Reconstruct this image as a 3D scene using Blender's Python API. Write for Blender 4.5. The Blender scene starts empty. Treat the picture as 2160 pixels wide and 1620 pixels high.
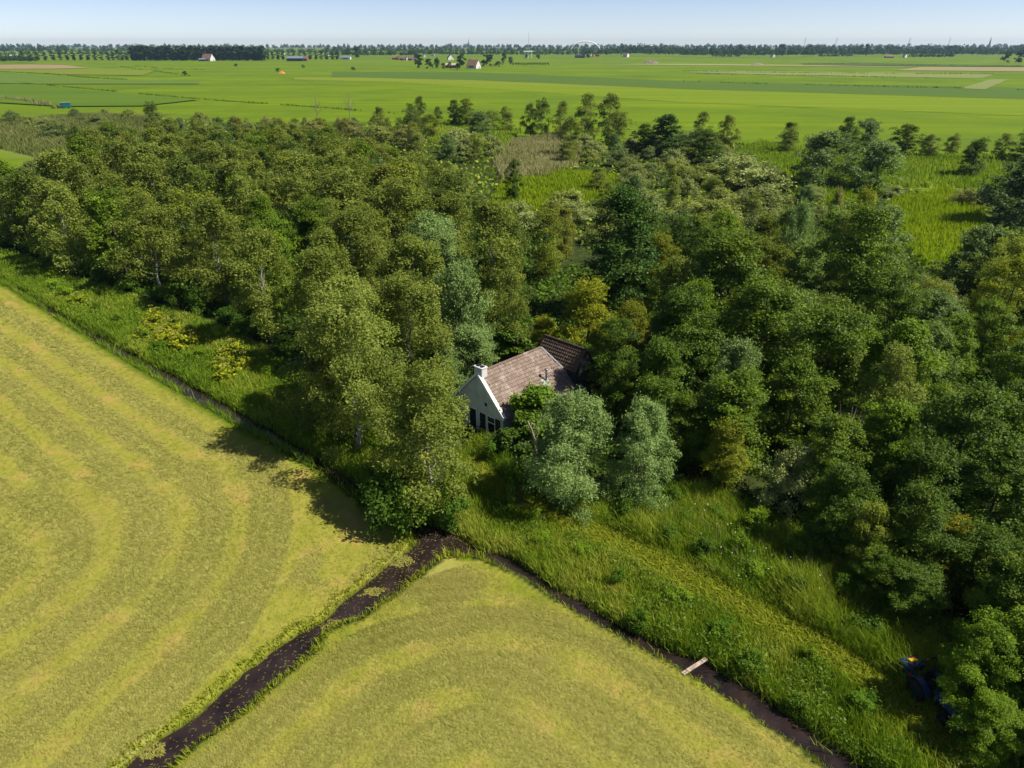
import bpy, bmesh, math, random
import numpy as np
from mathutils import Vector, Matrix

# ------------------------------------------------------------------ camera, sky, sun, exposure
HAZE = 0.000055                    # density of the summer air
CAM_H = 30.0
FPX = 1497.0                       # focal length in pixels of a 2160 px wide picture
PITCH = math.atan((810 - 94) / FPX)
CP, SP = math.cos(PITCH), math.sin(PITCH)
SUN_EL, SUN_AZ = math.radians(50), math.radians(101)      # azimuth clockwise from +Y
scene = bpy.context.scene
col = scene.collection

cam_d = bpy.data.cameras.new("camera")
cam_d.sensor_width = 36.0
cam_d.lens = 36.0 * FPX / 2160.0
cam_d.clip_start, cam_d.clip_end = 0.5, 40000
cam = bpy.data.objects.new("camera", cam_d)
cam.location = (0, 0, CAM_H)
cam.rotation_euler = (math.pi / 2 - PITCH, 0, 0)
col.objects.link(cam)
scene.camera = cam

world = bpy.data.worlds.new("World")
scene.world = world
world.use_nodes = True
wn = world.node_tree
bg = wn.nodes["Background"]
sky = wn.nodes.new("ShaderNodeTexSky")
sky.sky_type = 'NISHITA'
sky.sun_disc = False
sky.sun_elevation = SUN_EL
sky.sun_rotation = SUN_AZ
sky.air_density, sky.dust_density, sky.ozone_density = 0.6, 0.6, 4.0
sky.altitude = 1500
bal = wn.nodes.new("ShaderNodeMix")          # colour balance of the sky light
bal.data_type = 'RGBA'
bal.blend_type = 'MULTIPLY'
bal.inputs[0].default_value = 1.0
bal.inputs[7].default_value = (1.04, .86, .765, 1)
wn.links.new(sky.outputs[0], bal.inputs[6])
wn.links.new(bal.outputs[2], bg.inputs[0])
bg.inputs[1].default_value = 0.115

sun_d = bpy.data.lights.new("sun", 'SUN')
sun_d.energy = 5.0
sun_d.angle = math.radians(0.5)
sun_d.color = (1.0, 0.93, 0.80)
sun = bpy.data.objects.new("sun", sun_d)
to_sun = Vector((math.sin(SUN_AZ) * math.cos(SUN_EL), math.cos(SUN_AZ) * math.cos(SUN_EL), math.sin(SUN_EL)))
sun.rotation_euler = to_sun.to_track_quat('Z', 'Y').to_euler()
sun.location = (60, -20, 80)
col.objects.link(sun)

scene.view_settings.view_transform = 'Standard'
scene.view_settings.look = 'None'
scene.view_settings.exposure = 0.6
scene.view_settings.gamma = 1.0
scene.cycles.use_denoising = True
scene.cycles.max_bounces = 5
scene.cycles.diffuse_bounces = 2
scene.cycles.glossy_bounces = 2
scene.cycles.transmission_bounces = 3
scene.cycles.volume_bounces = 0
scene.cycles.transparent_max_bounces = 4
scene.cycles.caustics_reflective = False
scene.cycles.caustics_refractive = False

rng = np.random.default_rng(7)
random.seed(7)

# ------------------------------------------------------------------ survey helpers
def ray(x, y):
    u = (x - 1080) / FPX
    v = (810 - y) / FPX
    return np.array([u, CP + v * SP, -SP + v * CP])

def P(x, y, z=0.0):
    """Place on the land (height z) that the survey photograph shows at x, y."""
    d = ray(x, y)
    t = (z - CAM_H) / d[2]
    return np.array([d[0] * t, d[1] * t, z])

def G(pts, z=0.0):
    return np.array([P(x, y, z)[:2] for x, y in pts])

def inside(poly, X, Y):
    res = np.zeros(X.shape, bool)
    n = len(poly)
    j = n - 1
    for i in range(n):
        xi, yi = poly[i]
        xj, yj = poly[j]
        if yi != yj:
            c = ((yi > Y) != (yj > Y)) & (X < (xj - xi) * (Y - yi) / (yj - yi) + xi)
            res ^= c
        j = i
    return res

def seg_dist(pl, X, Y, closed=False):
    best = np.full(X.shape, 1e9)
    n = len(pl)
    for i in range(n if closed else n - 1):
        a = pl[i]
        b = pl[(i + 1) % n]
        d = b - a
        L = max(d @ d, 1e-9)
        t = np.clip(((X - a[0]) * d[0] + (Y - a[1]) * d[1]) / L, 0, 1)
        best = np.minimum(best, np.hypot(X - a[0] - t * d[0], Y - a[1] - t * d[1]))
    return best

def sdist(poly, X, Y):
    d = seg_dist(poly, X, Y, True)
    return np.where(inside(poly, X, Y), -d, d)

def sstep(a, b, x):
    t = np.clip((x - a) / (b - a), 0, 1)
    return t * t * (3 - 2 * t)

_NG = np.random.default_rng(3).random((256, 256))
def vnoise(X, Y, s, seed=0):
    x = X / s + seed * 17.3
    y = Y / s + seed * 9.1
    xi = np.floor(x).astype(int)
    yi = np.floor(y).astype(int)
    fx = x - xi
    fy = y - yi
    fx = fx * fx * (3 - 2 * fx)
    fy = fy * fy * (3 - 2 * fy)
    g = lambda a, b: _NG[a % 256, b % 256]
    return (g(xi, yi) * (1 - fx) + g(xi + 1, yi) * fx) * (1 - fy) + (g(xi, yi + 1) * (1 - fx) + g(xi + 1, yi + 1) * fx) * fy

def fbm(X, Y, s, seed=0):
    return (vnoise(X, Y, s, seed) + .5 * vnoise(X, Y, s / 2.1, seed + 1) + .25 * vnoise(X, Y, s / 4.3, seed + 2)) / 1.75

# ------------------------------------------------------------------ object helpers
def tag(o, label=None, cat=None, group=None, kind=None):
    if label: o["label"] = label
    if cat: o["category"] = cat
    if group: o["group"] = group
    if kind: o["kind"] = kind
    return o

def empty(name, loc=(0, 0, 0), rz=0.0):
    o = bpy.data.objects.new(name, None)
    o.empty_display_size = .2
    o.location = loc
    o.rotation_euler = (0, 0, rz)
    col.objects.link(o)
    return o

def quad_mesh(name, V, F, mat, tint=None, smooth=False):
    """V (n,3), F (m,4) int; tint per vertex."""
    me = bpy.data.meshes.new(name)
    V = np.asarray(V, np.float32)
    F = np.asarray(F, np.int32)
    me.vertices.add(len(V))
    me.vertices.foreach_set("co", V.ravel())
    me.loops.add(F.size)
    me.loops.foreach_set("vertex_index", F.ravel())
    me.polygons.add(len(F))
    me.polygons.foreach_set("loop_start", np.arange(0, F.size, 4, dtype=np.int32))
    if smooth:
        me.polygons.foreach_set("use_smooth", np.ones(len(F), bool))
    if tint is not None:
        a = me.attributes.new("tint", 'FLOAT', 'POINT')
        a.data.foreach_set("value", np.asarray(tint, np.float32))
    me.update(calc_edges=True)
    if mat: me.materials.append(mat)
    return me

def link(name, me, parent=None):
    o = bpy.data.objects.new(name, me)
    col.objects.link(o)
    if parent: o.parent = parent
    return o

class MB:
    """Collects boxes, tubes and prisms into one mesh."""
    def __init__(self):
        self.bm = bmesh.new()
    def _add(self, verts, faces):
        vs = [self.bm.verts.new(v) for v in verts]
        for f in faces:
            try: self.bm.faces.new([vs[i] for i in f])
            except ValueError: pass
        return self
    def box(self, c, s, rot=None):
        x, y, z = (k / 2 for k in s)
        pts = [Vector(p) for p in ((-x,-y,-z),(x,-y,-z),(x,y,-z),(-x,y,-z),(-x,-y,z),(x,-y,z),(x,y,z),(-x,y,z))]
        if rot: pts = [rot @ p for p in pts]
        return self._add([p + Vector(c) for p in pts], [(3,2,1,0),(4,5,6,7),(0,1,5,4),(1,2,6,5),(2,3,7,6),(3,0,4,7)])
    def tube(self, pts, radii, n=8, cap=True):
        pts = [Vector(p) for p in pts]
        rings = []
        for i, p in enumerate(pts):
            d = (pts[min(i + 1, len(pts) - 1)] - pts[max(i - 1, 0)]).normalized()
            a = d.orthogonal().normalized() if abs(d.z) > .95 else d.cross(Vector((0, 0, 1))).normalized()
            b = d.cross(a)
            rings.append([p + (a * math.cos(2 * math.pi * k / n) + b * math.sin(2 * math.pi * k / n)) * radii[i] for k in range(n)])
        V = [v for r in rings for v in r]
        F = [(i * n + k, i * n + (k + 1) % n, (i + 1) * n + (k + 1) % n, (i + 1) * n + k) for i in range(len(pts) - 1) for k in range(n)]
        if cap: F += [tuple(range(n))[::-1], tuple((len(pts) - 1) * n + k for k in range(n))]
        return self._add(V, F)
    def prism(self, poly, depth_vec):
        """poly: list of 3D points (planar); extruded along depth_vec."""
        n = len(poly)
        d = Vector(depth_vec)
        V = [Vector(p) for p in poly] + [Vector(p) + d for p in poly]
        F = [tuple(range(n))[::-1], tuple(range(n, 2 * n))] + [(i, (i + 1) % n, n + (i + 1) % n, n + i) for i in range(n)]
        return self._add(V, F)
    def mesh(self, name, mat, bevel=0.0, smooth=False):
        if bevel:
            bmesh.ops.bevel(self.bm, geom=list(self.bm.edges), offset=bevel, segments=2, affect='EDGES', clamp_overlap=True)
        bmesh.ops.recalc_face_normals(self.bm, faces=list(self.bm.faces))
        me = bpy.data.meshes.new(name)
        self.bm.to_mesh(me)
        self.bm.free()
        if smooth:
            for p in me.polygons: p.use_smooth = True
        if mat: me.materials.append(mat)
        return me
    def build(self, name, mat, parent=None, bevel=0.0, smooth=False):
        return link(name, self.mesh(name, mat, bevel, smooth), parent)

# ------------------------------------------------------------------ materials
def new_mat(name):
    m = bpy.data.materials.new(name)
    m.use_nodes = True
    nt = m.node_tree
    return m, nt, nt.nodes["Principled BSDF"]

def rgb(c):
    return (c[0], c[1], c[2], 1.0)

def node(nt, t, **kw):
    n = nt.nodes.new(t)
    for k, v in kw.items():
        if k == 'ins':
            for i, val in v.items(): n.inputs[i].default_value = val
        else: setattr(n, k, v)
    return n

def mixc(nt, fac, a, b, mode='MIX'):
    n = nt.nodes.new("ShaderNodeMix")
    n.data_type = 'RGBA'
    n.blend_type = mode
    for sock, val in ((n.inputs[0], fac), (n.inputs[6], a), (n.inputs[7], b)):
        if hasattr(val, 'is_linked'): nt.links.new(val, sock)
        elif isinstance(val, (int, float)): sock.default_value = val
        else: sock.default_value = rgb(val)
    return n.outputs[2]

def noise(nt, scale, detail=3.0, vec=None, rough=.55):
    n = node(nt, "ShaderNodeTexNoise", ins={'Scale': scale, 'Detail': detail, 'Roughness': rough})
    if vec is not None: nt.links.new(vec, n.inputs['Vector'])
    return n.outputs['Fac']

def ramp(nt, src, lo, hi):
    n = node(nt, "ShaderNodeMapRange", ins={1: lo, 2: hi})
    nt.links.new(src, n.inputs[0])
    return n.outputs[0]

def attr(nt, name):
    return node(nt, "ShaderNodeAttribute", attribute_name=name)

def leaf_mat(name, dark, mid, light, trans=.36, rough=.45, spec=.35):
    """Leaves: per-leaf tint picks between three real leaf colours; object colour varies tree from tree."""
    m, nt, b = new_mat(name)
    t = attr(nt, "tint").outputs['Fac']
    c = mixc(nt, ramp(nt, t, 0.0, .5), dark, mid)
    c = mixc(nt, ramp(nt, t, .5, 1.0), c, light)
    oi = node(nt, "ShaderNodeObjectInfo")
    c = mixc(nt, 1.0, c, oi.outputs['Color'], 'MULTIPLY')
    nt.links.new(c, b.inputs['Base Color'])
    b.inputs['Roughness'].default_value = rough
    b.inputs['Specular IOR Level'].default_value = spec
    tr = node(nt, "ShaderNodeBsdfTranslucent")
    tc = mixc(nt, 1.0, c, (1.25, 1.35, .55), 'MULTIPLY')
    nt.links.new(tc, tr.inputs['Color'])
    ms = node(nt, "ShaderNodeMixShader", ins={0: trans})
    nt.links.new(b.outputs[0], ms.inputs[1])
    nt.links.new(tr.outputs[0], ms.inputs[2])
    nt.links.new(ms.outputs[0], nt.nodes["Material Output"].inputs['Surface'])
    return m

def plain_mat(name, c, rough=.7, var=.25, scale=3.0, metal=0.0, bump=0.0, spec=.3):
    m, nt, b = new_mat(name)
    tc = node(nt, "ShaderNodeTexCoord").outputs['Object']
    n = noise(nt, scale, 5, tc)
    lo = tuple(k * (1 - var) for k in c)
    hi = tuple(min(1, k * (1 + var)) for k in c)
    nt.links.new(mixc(nt, ramp(nt, n, .3, .7), lo, hi), b.inputs['Base Color'])
    b.inputs['Roughness'].default_value = rough
    b.inputs['Metallic'].default_value = metal
    b.inputs['Specular IOR Level'].default_value = spec
    if bump:
        bp = node(nt, "ShaderNodeBump", ins={'Strength': bump, 'Distance': .02})
        nt.links.new(noise(nt, scale * 8, 4, tc), bp.inputs['Height'])
        nt.links.new(bp.outputs[0], b.inputs['Normal'])
    return m

M = {}
M['birch_leaf'] = leaf_mat("birch leaves", (0.088, 0.125, 0.015), (0.190, 0.233, 0.035), (0.297, 0.325, 0.067), rough=.6, spec=.15, trans=.38)
M['alder_leaf'] = leaf_mat("alder leaves", (0.043, 0.086, 0.004), (0.114, 0.186, 0.008), (0.222, 0.282, 0.015), trans=.28, rough=.55, spec=.2)
M['willow_leaf'] = leaf_mat("willow leaves", (0.079, 0.142, 0.028), (0.165, 0.242, 0.060), (0.275, 0.360, 0.125), trans=.25, rough=.6, spec=.2)
M['sallow_leaf'] = leaf_mat("sallow leaves", (0.126, 0.166, 0.040), (0.226, 0.267, 0.072), (0.342, 0.374, 0.136), trans=.25, rough=.65, spec=.15)
M['maple_leaf'] = leaf_mat("dark maple leaves", (0.022, 0.062, 0.007), (0.054, 0.116, 0.013), (0.104, 0.166, 0.021), trans=.28, rough=.55, spec=.2)
M['ash_leaf'] = leaf_mat("ash leaves", (0.123, 0.158, 0.009), (0.213, 0.239, 0.015), (0.325, 0.323, 0.025), trans=.35, rough=.6, spec=.15)
M['fig_leaf'] = leaf_mat("broad vine leaves", (.055, .115, .008), (.110, .190, .014), (.180, .260, .030), trans=.35, rough=.5, spec=.25)
M['poplar_leaf'] = leaf_mat("poplar leaves", (.024, .050, .014), (.040, .074, .020), (.066, .102, .028), trans=.2, rough=.7, spec=.1)
M['grass'] = leaf_mat("tall grass", (0.083, 0.165, 0.008), (0.215, 0.303, 0.016), (0.440, 0.418, 0.081), trans=.3, rough=.65, spec=.15)
M['path_grass'] = leaf_mat("trodden path grass", (0.149, 0.200, 0.010), (0.259, 0.302, 0.018), (0.414, 0.410, 0.060), trans=.3, rough=.7, spec=.1)
M['reed'] = leaf_mat("pale reed", (0.103, 0.136, 0.026), (0.207, 0.213, 0.074), (0.356, 0.333, 0.180), trans=.3, rough=.7, spec=.1)
M['lush'] = leaf_mat("lush marsh grass", (.130, .205, .006), (.225, .300, .008), (.330, .370, .018), trans=.35, rough=.7, spec=.1)
M['under'] = leaf_mat("undergrowth leaves", (0.038, 0.090, 0.007), (0.090, 0.168, 0.011), (0.174, 0.256, 0.024), trans=.28, rough=.6, spec=.15)
M['hay'] = leaf_mat("cut grass", (0.155, 0.173, 0.028), (0.255, 0.243, 0.055), (0.350, 0.306, 0.100), trans=.12, rough=.85, spec=.05)
M['hogweed'] = leaf_mat("yellowing hogweed", (0.127, 0.198, 0.010), (0.276, 0.319, 0.014), (0.483, 0.440, 0.028), trans=.35, rough=.6, spec=.15)
M['umbel'] = leaf_mat("hogweed seed heads", (.160, .160, .020), (.290, .260, .040), (.420, .380, .160), trans=.2, rough=.7, spec=.1)
M['birch_bark'] = plain_mat("birch bark", (.27, .26, .235), .85, .7, 4.0)
M['bark'] = plain_mat("grey brown bark", (.085, .070, .052), .9, .4, 6.0)
M['dead_wood'] = plain_mat("bleached dead wood", (.23, .19, .155), .9, .35, 5.0)
M['plank'] = plain_mat("weathered plank", (.34, .265, .205), .9, .45, 5.0)
M['plaster'] = plain_mat("grey white plaster", (.56, .57, .56), .85, .14, 1.3, bump=.3)
M['white_paint'] = plain_mat("white paint", (.80, .79, .76), .6, .06, 2.0)
M['dark_paint'] = plain_mat("black green paint", (.012, .016, .016), .5, .3, 2.0)
M['glass'] = plain_mat("window glass", (.012, .015, .018), .06, .1, 1.0, spec=.6)
M['steel'] = plain_mat("dull steel pipe", (.20, .21, .22), .35, .2, 3.0, metal=.8)
M['lead'] = plain_mat("lead flashing", (.27, .28, .30), .5, .15, 3.0)
M['black'] = plain_mat("black rubber", (.012, .012, .013), .75, .2, 4.0)
M['blue'] = plain_mat("dark blue paint", (.008, .026, .075), .45, .15, 2.0, spec=.5)
M['box_blue'] = plain_mat("blue steel box", (.009, .026, .070), .5, .15, 2.0)  # even dark blue of the transport box, close to the bonnet paint
M['yellow'] = plain_mat("yellow number plate", (.75, .36, .02), .45, .05, 2.0)
M['red'] = plain_mat("red lens", (.50, .015, .015), .3, .1, 2.0)
M['silver'] = plain_mat("silver lamp", (.55, .58, .62), .3, .1, 2.0)
M['brick'] = plain_mat("red brick", (.24, .10, .065), .85, .2, 2.0)
M['far_roof'] = plain_mat("far brown roof", (.20, .115, .080), .8, .2, .3)
M['slate_roof'] = plain_mat("blue grey sheet roof", (.16, .20, .25), .5, .1, .3)
M['tan_roof'] = plain_mat("sun bleached roof", (.46, .33, .22), .8, .15, .3)
M['dark_barn'] = plain_mat("tarred boards", (.025, .028, .032), .8, .2, .3)
M['teal'] = plain_mat("teal steel", (.012, .13, .16), .45, .15, 1.0)
M['orange'] = plain_mat("orange tarpaulin", (.62, .20, .05), .7, .1, 1.0)
M['stone_heap'] = plain_mat("spoil", (.20, .165, .125), .9, .35, .4)

# roof tiles: colour per tile plus lichen
m, nt, b = new_mat("pantiles")
tt = attr(nt, "tint").outputs['Fac']
c = mixc(nt, tt, (.145, .098, .074), (.248, .188, .150))
oc = node(nt, "ShaderNodeTexCoord").outputs['Object']
c = mixc(nt, ramp(nt, noise(nt, 1.1, 6, oc, .7), .52, .72), c, (.37, .32, .27))
c = mixc(nt, ramp(nt, noise(nt, 7.0, 5, oc, .7), .60, .68), c, (.46, .42, .36))
c = mixc(nt, ramp(nt, noise(nt, 3.3, 5, oc, .7), .60, .72), c, (.07, .055, .04))
nt.links.new(c, b.inputs['Base Color'])
b.inputs['Roughness'].default_value = .85
M['tiles'] = m
m, nt, b = new_mat("mossy dark shade toned pantiles")
tt = attr(nt, "tint").outputs['Fac']
c = mixc(nt, tt, (.055, .034, .026), (.12, .072, .052))  # dark old tile, lowered further to carry the shade of the trees
oc = node(nt, "ShaderNodeTexCoord").outputs['Object']
c = mixc(nt, ramp(nt, noise(nt, 1.6, 6, oc, .7), .5, .7), c, (.07, .065, .02))
nt.links.new(c, b.inputs['Base Color'])
b.inputs['Roughness'].default_value = .9
M['old_tiles'] = m

# water
m, nt, b = new_mat("peaty ditch water")
b.inputs['Base Color'].default_value = rgb((.024, .015, .014))
b.inputs['Roughness'].default_value = .12
b.inputs['Specular IOR Level'].default_value = .4
oc = node(nt, "ShaderNodeTexCoord").outputs['Object']
c = mixc(nt, ramp(nt, noise(nt, .8, 5, oc, .6), .35, .7), (.012, .008, .008), (.034, .022, .020))
nt.links.new(c, b.inputs['Base Color'])
bp = node(nt, "ShaderNodeBump", ins={'Strength': .12, 'Distance': .02})
nt.links.new(noise(nt, 6.0, 3, oc), bp.inputs['Height'])
nt.links.new(bp.outputs[0], b.inputs['Normal'])
M['water'] = m

# ------------------------------------------------------------------ the land: ditches and fields in plan
ZW = -0.32
ditch_a = G([(-420,352),(-120,520),(0,585),(120,658),(250,730),(400,812),(500,868),(600,922),(700,985),(770,1030),(850,1088),(905,1120),
             (870,1122),(762,1055),(695,1004),(595,944),(495,892),(396,834),(247,746),(120,668),(0,592),(-120,527),(-420,357)], ZW)
ditch_b = G([(845,1108),(905,1100),(980,1130),(1020,1160),(1010,1180),(941,1176),(885,1222),(807,1274),(767,1307),(692,1333),(655,1389),(607,1426),(555,1470),(478,1533),(422,1563),(378,1607),(300,1680),(200,1760),
             (60,1800),(240,1640),(290,1590),(378,1530),(474,1452),(581,1366),(678,1306),(720,1268),(778,1226),(815,1190),(867,1150)], ZW)
ditch_c = G([(985,1150),(1080,1172),(1170,1235),(1300,1310),(1400,1360),(1490,1393),(1600,1458),(1700,1533),(1800,1592),(1870,1640),(2020,1760),
             (1930,1790),(1740,1625),(1650,1562),(1560,1493),(1440,1418),(1300,1345),(1200,1288),(1100,1222),(1010,1182),(965,1178)], ZW)
DITCHES = [ditch_a, ditch_b, ditch_c]
mown_l = G([(-900,420),(-420,362),(-120,534),(0,602),(120,680),(245,759),(392,848),(490,905),(590,957),(690,1014),(755,1064),(870,1124),(867,1150),(815,1190),(778,1226),(678,1306),(581,1366),(474,1452),(378,1530),(240,1640),(60,1800),(-900,1800)])
mown_r = G([(1010,1182),(1100,1222),(1200,1288),(1300,1345),(1440,1418),(1560,1493),(1650,1562),(1740,1625),(1930,1800),(200,1800),(378,1607),(478,1533),(555,1470),(655,1389),(692,1333),(767,1307),(885,1222),(941,1176)])
lineA = G([(-420,356),(0,593),(400,830),(700,1000),(880,1122)])
lineB = G([(925,1150),(640,1360),(340,1600),(160,1760)])
lineC = G([(985,1165),(1200,1262),(1440,1390),(1640,1505),(1830,1625),(1980,1760)])
path_pl = G([(1010,985),(1040,1020),(1100,1060),(1240,1115),(1400,1190),(1560,1275),(1700,1345),(1830,1425),(1960,1520),(2080,1620)])
bank_a = G([(-420,350),(-120,518),(0,583),(120,656),(250,728),(400,810),(600,920),(770,1028),(850,1086),(900,1090),(900,1010),(840,950),(770,880),(690,810),(560,735),(430,675),(250,615),(150,585),(60,545),(-100,505),(-420,330)])
bank_c = G([(900,1085),(985,1150),(1080,1172),(1170,1235),(1300,1310),(1400,1360),(1490,1393),(1600,1458),(1700,1533),(1800,1592),(2020,1760),(2350,1760),(2250,1500),(2000,1330),(1800,1200),(1640,1100),(1480,1040),(1330,1040),(1180,1050),(1090,1000),(1080,950),(1000,930),(960,960),(940,1020)])
reed_pale = [G([(1040,345),(1080,300),(1180,285),(1230,300),(1220,345),(1150,375),(1060,380)]),
             G([(560,405),(590,350),(640,345),(640,400)]),
             G([(-60,262),(200,240),(340,250),(390,330),(130,345),(-60,300)])]
reed_green = [G([(1030,430),(1060,385),(1180,360),(1300,370),(1330,400),(1150,450)]),
              G([(900,300),(930,255),(1100,275),(1050,330)]),
              G([(1540,330),(1600,300),(1800,330),(2160,330),(2160,400),(1880,395),(1700,420)])]
lush_p = [G([(1880,420),(2000,400),(2075,440),(2080,480),(2050,560),(1990,590),(1930,540),(1890,480)]),
          G([(1730,390),(1790,370),(1800,420),(1740,430)]),
          G([(2090,770),(2200,700),(2300,760),(2200,860)])]
fields_near_left = G([(-600,290),(0,282),(130,322),(170,360),(0,345),(-600,345)])

def lines_grid(lo, hi, step, far_lo, far_hi, k=1.09):
    mid = list(np.arange(lo, hi + 1e-6, step))
    s = step; up = []; v = mid[-1]
    while v < far_hi:
        s *= k; v += s; up.append(v)
    s = step; dn = []; v = mid[0]
    while v > far_lo:
        s *= k; v -= s; dn.append(v)
    return np.array(dn[::-1] + mid + up)

gx = lines_grid(-82, 46, .30, -9000, 9000)
gy = lines_grid(14, 104, .30, -60, 8600)
GX, GY = np.meshgrid(gx, gy)
Xf, Yf = GX.ravel(), GY.ravel()
near = (Xf > -180) & (Xf < 120) & (Yf > 0) & (Yf < 220)
dz = np.full(Xf.shape, 9.0)
for d in DITCHES:
    dd = np.full(Xf.shape, 9.0)
    dd[near] = sdist(d, Xf[near], Yf[near])
    dz = np.minimum(dz, dd + (.26 if d is not ditch_a else 0.0))
wob = (fbm(Xf, Yf, 1.4, 4) - .5) * .55
dzw = dz + np.where(dz < 4, wob, 0)
gz = -0.75 * (1 - sstep(-.35, .45, dzw))
gz += np.where(near, (fbm(Xf, Yf, 3.0, 2) - .5) * .10, 0)
mown = np.maximum(inside(mown_l, Xf, Yf), inside(mown_r, Xf, Yf)).astype(float)
mown = mown * sstep(-.05, .3, dzw)
left_f = inside(mown_l, Xf, Yf)

def swath_of(X, Y, left):
    """Windrow strength (0 stubble .. 1 hay) from distance to the field edges, with rounded corners."""
    dA = seg_dist(lineA, X, Y); dB = seg_dist(lineB, X, Y); dC = seg_dist(lineC, X, Y)
    wobx = (fbm(X, Y, 9.0, 8) - .5) * 2.2
    def rnd(a, b, R):
        ia, ib = np.maximum(R - a, 0), np.maximum(R - b, 0)
        return np.where((a < R) & (b < R), R - np.hypot(ia, ib), np.minimum(a, b))
    head = Y < 49.4 + .37 * (X + 23.4) + (fbm(X, Y, 6.0, 9) - .5) * 2.0
    dl = np.where(head, rnd(dA, dB, 22.0), dA)
    dr = rnd(dB, dC, 13.0)
    d = np.where(left, dl, dr) + wobx * np.where(left, np.where(head, .9, .22), .8)
    per = np.where(left, np.where(head, 4.4, 3.45), 3.7)
    i_ = np.floor(d / per)
    w = .5 + .5 * np.cos(2 * np.pi * (d / per - np.where(left & ~head, .10, .62)))
    gate = vnoise(i_ * 7.7 + X * .035, i_ * 3.1 + Y * .035, 1.0, 15)          # some rows fade out along their length
    w = w + (gate - .42) * np.where(left & ~head, .25, .9)
    w_ = w + (fbm(X, Y, 2.6, 11) - .5) * np.where(left & ~head, .5, .9)
    w = np.where(left & ~head, sstep(.12, .62, w_), .10 + .90 * sstep(.02, .85, w_))
    dm = np.where(left, np.minimum(dA, dB), np.minimum(dB, dC))
    w = np.where(d < 1.2, sstep(.2, .8, .42 + (fbm(X, Y, 2.2, 33) - .5) * 1.6 + (fbm(X, Y, 5.0, 34) - .5)), w)
    rag = (fbm(X, Y, 2.4, 35) - .5) * 2.2
    w = w * sstep(.7, 2.0, dm + rag * .5)
    edge = 1 - sstep(.5, 2.0, dm + rag)
    return w, edge, d

sw = np.zeros(Xf.shape); ed = np.zeros(Xf.shape)
mk = mown > 0
sw[mk], ed[mk], _ = swath_of(Xf[mk], Yf[mk], left_f[mk])
mud = (1 - sstep(-.25, .30, dzw))
pathw = np.zeros(Xf.shape)
pathw[near] = 1 - sstep(.35, .9, seg_dist(path_pl, Xf[near], Yf[near]) + (fbm(Xf[near], Yf[near], 1.5, 21) - .5) * .8)
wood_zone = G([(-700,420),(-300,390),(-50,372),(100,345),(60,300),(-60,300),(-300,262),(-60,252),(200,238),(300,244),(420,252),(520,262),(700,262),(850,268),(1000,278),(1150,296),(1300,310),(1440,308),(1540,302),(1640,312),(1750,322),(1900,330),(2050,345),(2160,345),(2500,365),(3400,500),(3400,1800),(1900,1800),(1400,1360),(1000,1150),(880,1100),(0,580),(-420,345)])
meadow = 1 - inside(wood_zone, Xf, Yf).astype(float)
meadow[inside(fields_near_left, Xf, Yf)] = 1
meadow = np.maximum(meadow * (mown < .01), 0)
meadow[(dz < .6)] = 0
rp = np.zeros(Xf.shape)
for p_ in reed_pale: rp[inside(p_, Xf, Yf)] = 1
lu = np.zeros(Xf.shape)
for p_ in lush_p + reed_green: lu[inside(p_, Xf, Yf)] = 1
bank_z = (inside(bank_a, Xf, Yf) | inside(bank_c, Xf, Yf)).astype(float)

nx, ny = len(gx), len(gy)
idx = np.arange(nx * ny).reshape(ny, nx)
F = np.stack([idx[:-1, :-1], idx[:-1, 1:], idx[1:, 1:], idx[1:, :-1]], -1).reshape(-1, 4)

# ground material
m, nt, b = new_mat("land")
geo = node(nt, "ShaderNodeNewGeometry").outputs['Position']
z1 = attr(nt, "zone_a"); z2 = attr(nt, "zone_b")
s1 = node(nt, "ShaderNodeSeparateColor"); nt.links.new(z1.outputs['Color'], s1.inputs[0])
s2 = node(nt, "ShaderNodeSeparateColor"); nt.links.new(z2.outputs['Color'], s2.inputs[0])
n_big = noise(nt, .12, 4, geo)
n_mid = noise(nt, .9, 5, geo, .65)
n_fine = noise(nt, 7.0, 4, geo, .7)
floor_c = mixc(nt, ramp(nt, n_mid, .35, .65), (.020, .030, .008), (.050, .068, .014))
# mown stubble and hay
stub = mixc(nt, ramp(nt, n_mid, .36, .66), (.200, .210, .024), (.275, .258, .046))
stub = mixc(nt, ramp(nt, noise(nt, .33, 4, geo, .6), .50, .68), stub, (.325, .240, .066))
hay = mixc(nt, ramp(nt, n_fine, .30, .70), (.220, .232, .044), (.292, .280, .072))
hay = mixc(nt, ramp(nt, noise(nt, .5, 4, geo, .6), .5, .7), hay, (.270, .250, .068))
edge_c = mixc(nt, ramp(nt, n_mid, .35, .65), (.145, .185, .012), (.228, .232, .028))
mown_c = mixc(nt, s1.outputs[1], stub, hay)
mown_c = mixc(nt, z2.outputs['Alpha'], mown_c, edge_c)
# meadow: streaks along the plots
pa, pb = P(720, 165), P(2160, 212)
ang = math.atan2(pb[1] - pa[1], pb[0] - pa[0])
mp = node(nt, "ShaderNodeMapping", vector_type='POINT')
mp.inputs['Rotation'].default_value = (0, 0, -ang)
mp.inputs['Scale'].default_value = (.0035, .075, 1)
nt.links.new(geo, mp.inputs[0])
n_st = noise(nt, 1.0, 5, mp.outputs[0], .6)
mp2 = node(nt, "ShaderNodeMapping", vector_type='POINT')
mp2.inputs['Rotation'].default_value = (0, 0, -ang)
mp2.inputs['Scale'].default_value = (.004, .016, 1)
nt.links.new(geo, mp2.inputs[0])
n_pl = noise(nt, 1.0, 2, mp2.outputs[0], .4)
mead = mixc(nt, ramp(nt, n_st, .35, .65), (.092, .158, .002), (.152, .214, .003))
mead = mixc(nt, ramp(nt, n_pl, .42, .62), mead, (.096, .155, .004))
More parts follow.
